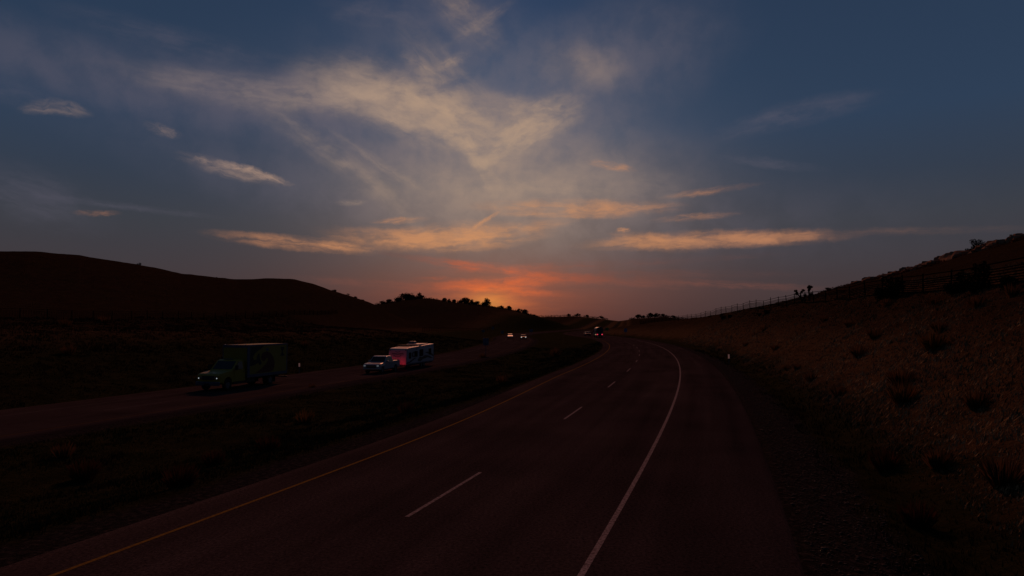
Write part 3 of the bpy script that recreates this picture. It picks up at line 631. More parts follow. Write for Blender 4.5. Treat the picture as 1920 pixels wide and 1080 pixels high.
def box_truck():
    t = empty('box_truck'); tag(t, 'yellow box truck with black and red swirl graphics and lit headlights', 'truck')
    # local frame: origin under the front bumper, x forward, so the truck lies on negative x
    W = 1.12
    arc = [(-1.12-.56*math.cos(math.pi*i/10), .52+.56*math.sin(math.pi*i/10)) for i in range(11)]   # from rear to front
    body = [(-3.35, 2.36), (-3.4, .62)]+[(-1.75, .62)]+arc+[(-.5, .62), (-.12, .66), (-.08, 1.05), (-.1, 1.28), (-.3, 1.42), (-1.55, 1.6), (-1.7, 1.62), (-2.45, 2.38), (-2.7, 2.46)]
    tp = lambda x, z: 1-(.12*max(0, min(1, (z-1.55)/.9)))-(.05 if x > -.4 else 0)
    MB().body(body, W, tp, .07).build('cab', M['olive_paint'], t, False)
    MB().quad_slab([(-1.78, -.93, 1.68), (-1.78, .93, 1.68), (-2.40, .87, 2.31), (-2.40, -.87, 2.31)], (.72, 0, .72), .03).build('windshield', M['glass'], t)
    for s in (1, -1):
        MB().quad_slab([(-1.98, s*1.105, 1.66), (-3.0, s*1.105, 1.66), (-3.0, s*1.012, 2.28), (-2.5, s*1.012, 2.28)], (0, s, .12), .02).build('side_window', M['glass'], t)
        m = MB().box(-2.0, -1.86, s*1.18, s*1.42, 1.62, 2.02, .03); m.tube((-1.95, s*1.05, 1.7), (-1.95, s*1.22, 1.72), .025, 6); m.build('wing_mirror', M['black'], t)
        MB().box(-.11, -.045, s*.76-.17, s*.76+.17, .98, 1.16, .02).build('headlight', M['chrome'], t)
        h = t.children[-1]; MB().box(-.046, -.03, s*.86-.032, s*.86+.032, 1.01, 1.09, .015).build('bulb', M['head'], h)
        d = MB().box(-3.28, -1.85, s*1.118-.008, s*1.118+.008, .72, 1.62); d.build('door', M['olive_paint'], t)
        MB().box(-3.15, -2.98, s*1.15-.02, s*1.15+.02, 1.42, 1.46).build('handle', M['black'], t.children[-1])
        MB().box(-3.35, -1.72, s*1.02-.18, s*1.02+.14, .44, .60, .02).build('side_step', M['black'], t)
    g = MB().box(-.115, -.055, -.55, .55, .92, 1.24, .02); g.build('grille', M['black'], t)
    gr = t.children[-1]; b = MB()
    for k in range(5): b.box(-.056, -.045, -.53, .53, .95+k*.06, .965+k*.06)
    b.build('slats', M['blue_trim'], gr)
    MB().box(-.16, .06, -1.1, 1.1, .46, .78, .05).build('bumper', M['blue_trim'], t); MB().box(.062, .07, -.25, .25, .52, .64).build('number_plate', M['black'], t)
    for y in (-.36, -.18, 0, .18, .36): MB().box(-2.62, -2.5, y-.05, y+.05, 2.45, 2.52, .01).build('roof_lamp', M['amber'] if False else M['blue_trim'], t)
    wheel(t, -1.12, 1.0, .46, .26); wheel(t, -1.12, -1.0, .46, .26)
    for y in (1.02, .72, -.72, -1.02): wheel(t, -6.9, y, .46, .25)
    MB().box(-9.2, -1.9, -.42, .42, .62, .86).build('chassis', M['black'], t)
    MB().box(-4.7, -3.55, .62, 1.05, .42, .86, .04).build('fuel_tank', M['black'], t)
    # cargo box
    X0, X1, Z0, Z1, BW = -9.3, -3.42, 1.02, 3.66, 1.25
    MB().box(X0, X1, -BW, BW, Z0, Z1, .03).build('cargo_box', M['box_yellow'], t); bx = t.children[-1]
    tr = MB(); e = .07; o = .012
    for s in (1, -1):
        y0, y1 = sorted((s*(BW-e), s*(BW+o)))
        tr.box(X0-o, X1+o, y0, y1, Z0-.16, Z0+.10); tr.box(X0-o, X1+o, y0, y1, Z1-.12, Z1+o)
        tr.box(X1-.30, X1+o, y0, y1, Z0+.10, Z1-.12); tr.box(X0-o, X0+.12, y0, y1, Z0+.10, Z1-.12)
    tr.box(X1, X1+o, -BW+e, BW-e, Z1-.22, Z1+o); tr.box(X1, X1+o, -BW+e, BW-e, Z0-.1, Z0+.14)
    tr.build('corner_trim', M['blue_trim'], bx)
    for s in (1, -1):
        fx = lambda u: (X1-.32)+(X0+.14-(X1-.32))*u; fz = lambda v: Z0+.12+(Z1-.14-Z0-.12)*v
        def deco(nm, pts, m_, d):
            y0 = s*(BW+.002); MB().prism([(fx(u), fz(v)) for u, v in pts], y0, y0+s*d).build(nm, m_, bx)
        deco('black_graphic', [(0, .3), (0, 1), (.36, 1), (.30, .93), (.2, .83), (.12, .74), (.075, .62), (.09, .52), (.13, .49), (.17, .53), (.175, .62), (.20, .70), (.24, .74), (.25, .6), (.275, .47), (.305, .38), (.28, .31), (.24, .30), (.215, .39), (.1, .31), (.05, .29)], M['graphic_black'], .004)
        deco('red_swirl', [(.15, .02), (.30, .17), (.41, .31), (.475, .46), (.465, .53), (.43, .55), (.405, .5), (.385, .44), (.345, .42), (.30, .5), (.28, .6), (.30, .70), (.36, .77), (.44, .79), (.52, .74), (.58, .65), (.63, .52), (.655, .38), (.655, .22), (.62, .06), (.56, .02), (.35, 0.01)], M['graphic_red'], .006)
        deco('black_figure', [(.83, .93), (.92, .93), (.935, .87), (.90, .80), (.89, .74), (.93, .62), (.955, .585), (.80, .585), (.83, .62), (.86, .74), (.85, .80), (.82, .87)], M['graphic_black'], .004)
        deco('blue_patch', [(.40, .86), (.43, .92), (.48, .90), (.49, .83), (.45, .80)], M['blue_trim'], .008)
    fl = MB().box(X0-.14, X0-.02, -1.2, 1.2, .5, .62, .02); fl.tube((X0-.08, 1.0, .5), (X0-.08, 1.0, 1.0), .03, 6); fl.tube((X0-.08, -1.0, .5), (X0-.08, -1.0, 1.0), .03, 6); fl.build('rear_bumper', M['black'], t)
    for s in (1, -1): MB().box(-7.55, -7.52, s*.88-.3, s*.88+.3, .2, .95).build('mud_flap', M['black'], t)
    for y in (-1.0, -.15, .15, 1.0): MB().box(X1, X1+.04, y-.06, y+.06, Z1+.012, Z1+.06, .01).build('marker_lamp', M['reflector'], bx)
    return t
tr = box_truck(); at_road(tr, 590.95, S(-14.72)+1.4, True)

def pickup():
    t = empty('pickup_truck'); tag(t, 'silver white pickup truck towing the travel trailer', 'pickup'); W = .98
    fa = [(-.98-.46*math.cos(math.pi*i/9), .42+.46*math.sin(math.pi*i/9)) for i in range(10)]; ra = [(-4.72-.46*math.cos(math.pi*i/9), .42+.46*math.sin(math.pi*i/9)) for i in range(10)]
    prof = [(-5.95, 1.30), (-5.97, .55)]+[(-5.2, .5)]+ra+[(-4.24, .45), (-1.5, .45)]+fa+[(-.5, .45), (-.06, .5), (-.02, .78), (-.06, 1.02), (-.3, 1.12), (-1.5, 1.2), (-1.62, 1.22), (-2.32, 1.84), (-2.6, 1.9), (-3.55, 1.88), (-3.75, 1.8), (-3.98, 1.29)]
    tp = lambda x, z: 1-.16*max(0, min(1, (z-1.2)/.7))-(.05 if x > -.3 else 0)
    MB().body(prof, W, tp, .06).build('body', M['silver_paint'], t)
    MB().quad_slab([(-1.68, -.84, 1.27), (-1.68, .84, 1.27), (-2.28, .74, 1.79), (-2.28, -.74, 1.79)], (.66, 0, .75), .02).build('windshield', M['glass'], t)
    MB().quad_slab([(-3.96, -.76, 1.32), (-3.96, .76, 1.32), (-3.80, .72, 1.74), (-3.80, -.72, 1.74)], (-1, 0, .3), .02).build('rear_window', M['glass'], t)
    for s in (1, -1):
        MB().quad_slab([(-1.9, s*.962, 1.25), (-2.95, s*.962, 1.25), (-2.95, s*.850, 1.77), (-2.4, s*.850, 1.77)], (0, s, .2), .02).build('side_window', M['glass'], t)
        MB().quad_slab([(-3.03, s*.962, 1.25), (-3.72, s*.962, 1.25), (-3.62, s*.855, 1.75), (-3.03, s*.850, 1.77)], (0, s, .2), .02).build('side_window', M['glass'], t)
        MB().box(-2.05, -1.93, s*.99, s*1.2, 1.22, 1.42, .03).build('wing_mirror', M['silver_paint'], t)
        MB().box(-.075, .012, s*.78-.11, s*.78+.11, .83, .98, .03).build('headlight', M['head_dim'], t)
        MB().box(-6.0, -5.955, s*.86-.07, s*.86+.07, .66, .98, .01).build('tail_light', M['tail'], t)
        MB().box(-2.98, -1.72, s*.978-.006, s*.978+.006, .55, 1.18).build('door', M['silver_paint'], t); MB().box(-2.92, -2.74, s*.99-.012, s*.99+.012, 1.03, 1.08).build('handle', M['black'], t.children[-1])
    MB().box(-.06, .02, -.56, .56, .70, .96, .02).build('grille', M['black'], t); MB().box(.021, .03, -.55, .55, .81, .85).build('bar', M['chrome'], t.children[-1])
    MB().box(-.16, .09, -.94, .94, .44, .64, .05).build('bumper', M['chrome'], t); MB().box(-6.1, -5.93, -.9, .9, .45, .62, .04).build('rear_bumper', M['chrome'], t)
    MB().box(-5.86, -4.1, -.78, .78, 1.27, 1.325).build('cargo_bed', M['black'], t)
    for x in (-.98, -4.72):
        for y in (.84, -.84): wheel(t, x, y, .40, .26)
    MB().box(-5.6, -.4, -.7, .7, .3, .46).build('chassis', M['black'], t)
    return t
PS = S(-12.72)+1.6; PR = 595.1
pk = pickup(); at_road(pk, PR, PS, True)

def trailer():
    t = empty('travel_trailer'); tag(t, 'white travel trailer with black swoosh graphics, its front lit red by tail lamps', 'trailer'); W = 1.14; Lh = 10.4
    prof = [(0, .62), (.0, .95), (-.06, 1.5), (-.26, 2.36), (-.46, 2.54), (-.9, 2.62), (-Lh+.15, 2.9), (-Lh, 2.8), (-Lh-.05, .72), (-Lh+.5, .55)]
    MB().body(prof, W, None, .05).build('body', M['trailer_white'], t); b = t.children[0]
    def side(nm, pts, m_, d=.012, s=1):
        MB().prism([(x*1.25 if x > -8.2 else x, z) for x, z in pts], s*(W+.002), s*(W+d)).build(nm, m_, t)
    for s in (1, -1):
        for (x0, x1, z0, z1) in ((-1.35, -.75, 1.3, 2.05), (-3.2, -2.3, 1.45, 2.15), (-4.9, -3.75, 1.45, 2.3), (-7.4, -6.6, 1.5, 2.3)):
            side('window', [(x0, z0), (x1, z0), (x1, z1), (x0, z1)], M['glass'], .015, s)
        side('black_swoosh', [(-.1, .85), (-.9, .95), (-2.2, 1.32), (-3.0, 1.36), (-2.2, 1.12), (-1.1, .8), (-.3, .72)], M['graphic_black'], .008, s)
        side('black_swoosh', [(-1.5, 1.9), (-2.0, 2.12), (-2.6, 2.0), (-2.2, 1.96), (-1.85, 1.75), (-2.2, 1.55), (-2.9, 1.62), (-2.2, 1.4), (-1.6, 1.5)], M['graphic_black'], .006, s)
        side('black_swoosh', [(-2.6, 2.25), (-3.0, 2.55), (-3.7, 2.78), (-4.6, 2.82), (-3.6, 2.66), (-3.1, 2.45)], M['graphic_black'], .006, s)
        side('black_swoosh', [(-3.2, 1.0), (-3.8, 1.4), (-4.6, 1.3), (-5.4, 1.5), (-6.4, 1.42), (-7.3, 1.2), (-8.1, .95), (-7.2, 1.02), (-6.2, 1.2), (-5.6, 1.1), (-4.8, 1.05), (-4.2, .82), (-3.6, .78)], M['graphic_black'], .007, s)
        side('black_swoosh', [(-5.2, 1.9), (-6.0, 1.75), (-7.4, 1.4), (-8.15, 1.2), (-8.15, 1.42), (-7.6, 1.62), (-6.4, 1.9)], M['graphic_black'], .005, s)
        side('skirt_stripe', [(-.2, .64), (-Lh+.4, .60), (-Lh+.4, .70), (-.2, .74)], M['blue_trim'], .009, s)
        wheel(t, -5.7, s*.98, .36, .22); wheel(t, -6.6, s*.98, .36, .22)
        side('corner_trim', [(-Lh-.03, .75), (-Lh+.12, .75), (-Lh+.12, 2.78), (-Lh-.01, 2.78)], M['black'], .01, s)
        side('corner_trim', [(-.06, .7), (-.14, .7), (-.38, 2.5), (-.30, 2.5)], M['blue_trim'], .009, s)
    # front emblem strokes and marker lamps lie on the sloping nose
    def nose(z): return -.06-.22*(z-1.5)/1.0+.012
    def stroke(pts, w):
        q = MB()
        for (y0, z0), (y1, z1) in zip(pts, pts[1:]): q.quad_slab([(nose(z0-w), y0, z0-w), (nose(z1-w), y1, z1-w), (nose(z1+w), y1, z1+w), (nose(z0+w), y0, z0+w)], (1, 0, .2), .008)
        q.build('front_emblem', M['graphic_black'], t)
    stroke([(-.75, 2.0), (-.3, 1.93), (0, 1.9), (.3, 1.93), (.75, 2.0)], .035); stroke([(-.5, 1.72), (-.2, 1.6), (0, 1.56), (.2, 1.6), (.5, 1.72)], .03); stroke([(-.3, 2.2), (0, 2.12), (.3, 2.2)], .025); stroke([(-.8, 1.85), (-.2, 1.78), (.2, 1.78), (.8, 1.85)], .015)
    for y in (-1.0, 1.0): MB().box(nose(2.36)-.02, nose(2.36)+.02, y-.07, y+.07, 2.31, 2.41).build('marker_lamp', M['black'], t)
    a = MB().box(-6.6, -5.7, -.75, .05, 2.80, 3.30, .08); a.build('air_conditioner', M['blue_trim'], t)
    for x in (-2.1, -3.1, -4.1): MB().box(x-.09, x+.09, -.9, .75, 2.74, 2.92, .03).build('roof_vent', M['black'], t)
    MB().box(-9.2, -4.9, -.75, .75, 2.82, 2.97, .06).build('roof_pod', M['trailer_white'], t)
    q = MB().tube((0, .55, .55), (.98, 0, .52), .05, 6); q.tube((0, -.55, .55), (.98, 0, .52), .05, 6); q.tube((.9, 0, .08), (.9, 0, .75), .035, 6); q.build('tow_bar', M['black'], t)
    MB().box(.25, .65, -.22, .22, .56, .95, .05).build('gas_bottles', M['trailer_white'], t)
    MB().box(-Lh+.3, -.2, -1.0, 1.0, .42, .60).build('chassis', M['black'], t)
    return t
tl = trailer(); at_road(tl, PR, PS+7.35, True)

def car(label, paint, lamp_front, lamp_rear, suv=False, group=None):
    t = empty('car'); tag(t, label, 'car', group); W = .9; h = 1.72 if suv else 1.45; bz = 1.0 if suv else .9
    fa = [(-.85-.37*math.cos(math.pi*i/8), .34+.37*math.sin(math.pi*i/8)) for i in range(9)]; ra = [(-3.55-.37*math.cos(math.pi*i/8), .34+.37*math.sin(math.pi*i/8)) for i in range(9)]
    top = [(-.02, .65), (-.1, bz-.12), (-.4, bz-.03), (-1.25, bz+.04), (-2.0, h-.05), (-2.4, h)]+([(-3.9, h-.04), (-4.3, bz+.05), (-4.42, bz-.1)] if suv else [(-3.0, h-.03), (-3.8, bz+.08), (-4.35, bz), (-4.45, bz-.15)])
    prof = [(-4.45, .4)]+ra+[(-1.25, .26)]+fa+[(-.05, .32)]+top
    tp = lambda x, z: 1-.2*max(0, min(1, (z-bz)/(h-bz)))-(.06 if (x > -.3 or x < -4.2) else 0)
    MB().body(prof, W, tp, .05).build('body', paint, t)
    MB().quad_slab([(-1.33, -.75, bz+.08), (-1.33, .75, bz+.08), (-1.96, .66, h-.09), (-1.96, -.66, h-.09)], (.6, 0, .8), .015).build('windshield', M['glass'], t)
    if suv: MB().quad_slab([(-4.27, -.7, bz+.1), (-4.27, .7, bz+.1), (-3.98, .64, h-.14), (-3.98, -.64, h-.14)], (-1, 0, .5), .02).build('rear_window', M['glass'], t)
    else: MB().quad_slab([(-3.74, -.7, bz+.13), (-3.74, .7, bz+.13), (-3.1, .64, h-.08), (-3.1, -.64, h-.08)], (-.6, 0, .8), .015).build('rear_window', M['glass'], t)
    for s in (1, -1):
        MB().quad_slab([(-1.6, s*.885, bz+.05), (-3.5, s*.885, bz+.05), (-3.1, s*.745, h-.1), (-2.1, s*.745, h-.1)], (0, s, .3), .02).build('side_window', M['glass'], t)
        MB().box(-.14, .015, s*.64-.15, s*.64+.15, .60, .75, .03).build('headlight', lamp_front, t)
        MB().box(-4.47, -4.40, s*.66-.14, s*.66+.14, .66, .8, .02).build('tail_light', lamp_rear, t)
        MB().box(-1.72, -1.6, s*.9, s*1.05, bz, bz+.13, .03).build('wing_mirror', paint, t)
        wheel(t, -.85, s*.78, .33, .2); wheel(t, -3.55, s*.78, .33, .2)
    MB().box(-.03, .02, -.42, .42, .44, .6, .01).build('grille', M['black'], t)
    return t
c1 = car('white oncoming car on the far opposite road, farther and left of the two', M['white_paint'], M['head_dim'], M['red_lens'], group='oncoming cars far down the opposite road')
def put_car(c, px, Zd, rho, toward):
    d = ray(px, 620); x, y = d[0]/d[1]*Zd, Zd; _, s = road_coords(x, y); at_road(c, rho, float(s), toward)
put_car(c1, 963, 222, 591.3, True)
c2 = car('dark oncoming car with bright headlights, nearer and right of the two', M['black'], M['head_far'], M['red_lens'], group='oncoming cars far down the opposite road')
put_car(c2, 979, 205, 595.1, True)
c3 = car('dark red car ahead in the bend, left of the lorry', M['dark_red'], M['head_dim'], M['tail_dim'])
put_car(c3, 1095, 228, 620.9, False)

def lorry():
    t = empty('lorry'); tag(t, 'dark blue lorry with red tail lamps driving away in the bend', 'lorry'); W = .98
    # origin under the rear bumper, x forward
    roof = [(-W, .95), (-W, 2.5)]+[(W*math.cos(R(180-15*i)), 2.5+.55*math.sin(R(180-15*i))) for i in range(1, 12)]+[(W, 2.5), (W, .95)]
    MB().prismx(roof, .1, 5.6).build('cargo_body', M['dark_blue'], t)
    cp = [(5.75, .6), (5.75, 2.3), (6.1, 2.5), (6.9, 2.45), (7.35, 1.65), (7.9, 1.45), (8.0, .6)]
    MB().body(cp, .95, None, .05).build('cab', M['silver_paint'], t)
    for s in (1, -1):
        MB().box(.3, 5.4, s*(W+.001), s*(W+.012), 1.95, 2.5).build('pale_stripe', M['silver_paint'], t); MB().box(5.95, 6.8, s*.955, s*.965, 1.6, 2.2).build('side_window', M['glass'], t)
        MB().box(.0, .06, s*.70-.2, s*.70+.2, .78, 1.02, .02).build('tail_light', M['tail_far'], t); MB().box(.02, .06, s*.78-.12, s*.78+.12, 1.12, 1.3, .02).build('tail_light', M['marker_red'], t)
        MB().box(6.9, 7.0, s*1.0, s*1.2, 1.6, 2.1, .02).build('wing_mirror', M['black'], t)
        for x in (1.6, 6.7): wheel(t, x, s*.8, .42, .28)
    MB().box(.03, .08, 1.05, 1.35, .78, 1.0, .02).build('turn_signal', M['amber'], t); MB().box(.05, .2, .95, 1.2, .84, .92).build('bracket', M['black'], t.children[-1])
    MB().box(.6, .9, -.75, -.05, 3.0, 3.35, .05).build('roof_beacon', M['red_lens'], t)
    MB().box(.06, .1, -.85, .85, 1.0, 2.45).build('rear_door', M['dark_blue'], t); MB().box(0, .12, -.95, .95, .45, .62, .02).build('rear_bumper', M['black'], t); MB().box(.2, 7.8, -.6, .6, .5, .9).build('chassis', M['black'], t)
    MB().box(.02, .05, -.2, .2, 1.02, 1.12).build('number_plate', M['reflector'], t)
    return t
lo = lorry(); d = ray(1122, 625); _, s_ = road_coords(d[0]/d[1]*197, 197); at_road(lo, 620.9, float(s_), False)

# ------------------------------------------------------------------ roadside furniture
def road_sign(label, px, Zd, w, h, zb, panel, away, name='road_sign', ground_xy=None, group=None):
    d = ray(px, 620); x, y = d[0]/d[1]*Zd, Zd; z = tz(x, y)
    _, s = road_coords(x, y); tx, ty = pos(600, float(s))[2]
    t = empty(name, (x, y, z), math.atan2(ty, tx)); tag(t, label, 'road sign', group)
    MB().box(-.012, .012, -w/2, w/2, zb, zb+h, .01).build('panel', panel, t)
    q = MB().tube((.05 if not away else -.05, 0, -.3), (.05 if not away else -.05, 0, zb+h+.02), .045, 8); q.build('post', M['post'], t)
    b = MB(); xx = (.013, .05) if not away else (-.05, -.013)
    for zz in (zb+h*.25, zb+h*.75): b.box(xx[0], xx[1], -w*.42, w*.42, zz-.03, zz+.03)
    b.build('bracket', M['post'], t)
    return t
SG = 'sign backs along the opposite road'
road_sign('tall sign seen from the back on a long post beside the opposite road', 911, 116, 1.0, 1.25, 1.95, M['sign_back'], True)
road_sign('small sign back just above the tall sign', 906, 262, 1.1, .95, 1.3, M['sign_back'], True, group=SG)
road_sign('highest small sign back right of the tall sign', 924, 330, 1.0, 1.3, 1.9, M['sign_back'], True, group=SG)
road_sign('small sign back left of the two oncoming cars', 942, 300, 1.3, 1.2, .8, M['sign_back'], True, group=SG)
road_sign('small sign back right of the two oncoming cars', 996, 285, 1.5, 1.2, 1.6, M['sign_back'], True, group=SG)
road_sign('blue sign on the right verge far down the road', 1173, 222, 1.05, 1.25, 1.7, M['sign_blue'], False)
road_sign('green sign beyond the lorry on the right', 1138, 262, 1.3, 1.2, 1.9, M['sign_green'], False)

def marker(label, x, y, group='marker posts along the roads', h=1.02):
    t = empty('marker_post', (x, y, tz(x, y))); d = math.atan2(y, x); t.rotation_euler = (0, 0, d); tag(t, label, 'marker post', group)
    MB().box(-.02, .02, -.045, .045, -.3, h-.42, .008).build('post', M['post'], t); MB().box(-.004, .004, -.085, .085, h-.42, h).build('reflector', M['reflector'], t); return t
def on_verge(px, rho_v):
    d = ray(px, 640); Z = np.linspace(20, 330, 3000); rho, s = road_coords(d[0]/d[1]*Z, Z); dd = rho-np.where(rho < 610, d_opp(s), 0); i = int(np.argmin(abs(dd-rho_v))); return d[0]/d[1]*Z[i], Z[i]
marker('white marker post on the right verge of the bend', *on_verge(1366, 631.6))
marker('pale marker post behind the box truck', *on_verge(562, 585.2), h=1.35)
def stake(label, px, rho_v):
    x, y = on_verge(px, rho_v); t = empty('stake', (x, y, tz(x, y))); tag(t, label, 'stake'); MB().tube((0, 0, -.2), (0, 0, 1.15), .07, 6, .06).build('post', M['wood'], t); MB().tube((0, 0, 1.15), (0, 0, 1.22), .09, 6).build('cap', M['wood'], t)
stake('thin dark stake on the right verge between the green and blue signs', 1153, 631.6)

# ------------------------------------------------------------------ sky
def world():
    w = bpy.data.worlds.new('World'); scene.world = w; w.use_nodes = True; nt = w.node_tree; nt.nodes.clear(); L = nt.links.new
    out = nt.nodes.new('ShaderNodeOutputWorld'); bg = nt.nodes.new('ShaderNodeBackground'); L(bg.outputs[0], out.inputs[0])
    tc = nt.nodes.new('ShaderNodeTexCoord'); sep = nt.nodes.new('ShaderNodeSeparateXYZ'); L(tc.outputs['Generated'], sep.inputs[0])
    def m(op, a, b=None, c=None):
        n = nt.nodes.new('ShaderNodeMath'); n.operation = op
        for i, v in enumerate((a, b, c)):
            if v is None: continue
            if isinstance(v, (int, float)): n.inputs[i].default_value = v
            else: L(v, n.inputs[i])
        return n.outputs[0]
    az = m('MULTIPLY', m('ARCTAN2', sep.outputs[0], sep.outputs[1]), 57.2958)
    el = m('MULTIPLY', m('ARCSINE', sep.outputs[2]), 57.2958)
    def comb(a, b, c=0.0):
        n = nt.nodes.new('ShaderNodeCombineXYZ')
        for i, v in enumerate((a, b, c)):
            if isinstance(v, (int, float)): n.inputs[i].default_value = v
            else: L(v, n.inputs[i])
        return n.outputs[0]
    P = comb(az, el)
    def ramp(src, stops, lo, hi):
        t = nt.nodes.new('ShaderNodeMapRange'); t.inputs[1].default_value = lo; t.inputs[2].default_value = hi; L(src, t.inputs[0])
        r = nt.nodes.new('ShaderNodeValToRGB'); e = r.color_ramp.elements
        while len(e) < len(stops): e.new(.5)
        for k, (p, c) in enumerate(stops): e[k].position = (p-lo)/(hi-lo); e[k].color = lin(c)+(1,)
        L(t.outputs[0], r.inputs[0]); return r.outputs[0]
    side = ramp(el, [(-4, (44, 36, 41)), (0, (57, 46, 49)), (2.7, (65, 54, 57)), (5, (62, 57, 62)), (8.2, (57, 60, 68)), (11.7, (50, 60, 76)), (16, (45, 62, 85)), (26, (39, 56, 80)), (40, (28, 42, 64)), (90, (20, 29, 46))], -4, 90)
    sunr = ramp(el, [(-4, (70, 40, 38)), (0, (92, 52, 48)), (2.7, (118, 72, 60)), (4.2, (118, 82, 70)), (7.3, (116, 97, 89)), (11.7, (112, 106, 108)), (16, (84, 92, 110)), (20, (60, 78, 104)), (26, (42, 62, 92)), (40, (28, 43, 65)), (90, (20, 29, 46))], -4, 90)
    def gauss(ca, ce, sa_, se):
        x = m('DIVIDE', m('SUBTRACT', az, ca), sa_); y = m('DIVIDE', m('SUBTRACT', el, ce), se); return m('EXPONENT', m('MULTIPLY', m('ADD', m('MULTIPLY', x, x), m('MULTIPLY', y, y)), -1.0))
    def mix(f, a, b):
        n = nt.nodes.new('ShaderNodeMix'); n.data_type = 'RGBA'; n.clamp_factor = True
        for i, v in ((0, f), (6, a), (7, b)):
            if isinstance(v, float): n.inputs[i].default_value = v
            elif isinstance(v, tuple): n.inputs[i].default_value = v
            else: L(v, n.inputs[i])
        return n.outputs[2]
    col = mix(gauss(-1.0, 0, 13.5, 400), side, sunr)
    # domain warp and the noises the clouds share
    def noise(vec, sc, det, rough=.6, dist=0.0):
        n = nt.nodes.new('ShaderNodeTexNoise'); n.inputs['Scale'].default_value = sc; n.inputs['Detail'].default_value = det; n.inputs['Roughness'].default_value = rough; n.inputs['Distortion'].default_value = dist; L(vec, n.inputs['Vector']); return n
    def mapping(vec, loc, rotz, sc, typ='POINT'):
        n = nt.nodes.new('ShaderNodeMapping'); n.vector_type = typ; n.inputs[1].default_value = loc; n.inputs[2].default_value = (0, 0, rotz); n.inputs[3].default_value = sc; L(vec, n.inputs[0]); return n.outputs[0]
    def vm(op, a, b=None):
        n = nt.nodes.new('ShaderNodeVectorMath'); n.operation = op
        for i, v in enumerate((a, b)):
            if v is None: continue
            if isinstance(v, tuple): n.inputs[i].default_value = v
            else: L(v, n.inputs[i])
        return n
    wn = noise(mapping(P, (0, 0, 0), 0, (.6, 1.1, 1)), .33, 4).outputs['Color']
    wo = vm('MULTIPLY', vm('SUBTRACT', wn, (.5, .5, .5)).outputs[0], (2.2, 1.1, 0)).outputs[0]
    PW = vm('ADD', P, wo).outputs[0]
    wn2 = noise(P, 1.3, 4).outputs['Color']; PW2 = vm('ADD', P, vm('MULTIPLY', vm('SUBTRACT', wn2, (.5, .5, .5)).outputs[0], (.9, .38, 0)).outputs[0]).outputs[0]
    def contrast(n, lo, hi, a, b):
        t = nt.nodes.new('ShaderNodeMapRange'); t.interpolation_type = 'SMOOTHSTEP'; t.inputs[1].default_value = lo; t.inputs[2].default_value = hi; t.inputs[3].default_value = a; t.inputs[4].default_value = b; L(n, t.inputs[0]); return t.outputs[0]
    flat = contrast(noise(mapping(PW2, (0, 0, 0), R(-3), (.12, .9, 1)), 1.7, 5, .6).outputs[0], .34, .66, .12, 1.35)
    soft = contrast(noise(PW, .35, 5, .55).outputs[0], .3, .7, .45, 1.25)
    brk2 = contrast(noise(mapping(PW2, (4, 1, 0), R(-8), (.45, 1.0, 1)), .62, 4, .6).outputs[0], .30, .66, .30, 1.35)
    D = 1/21.8
    groups = {}
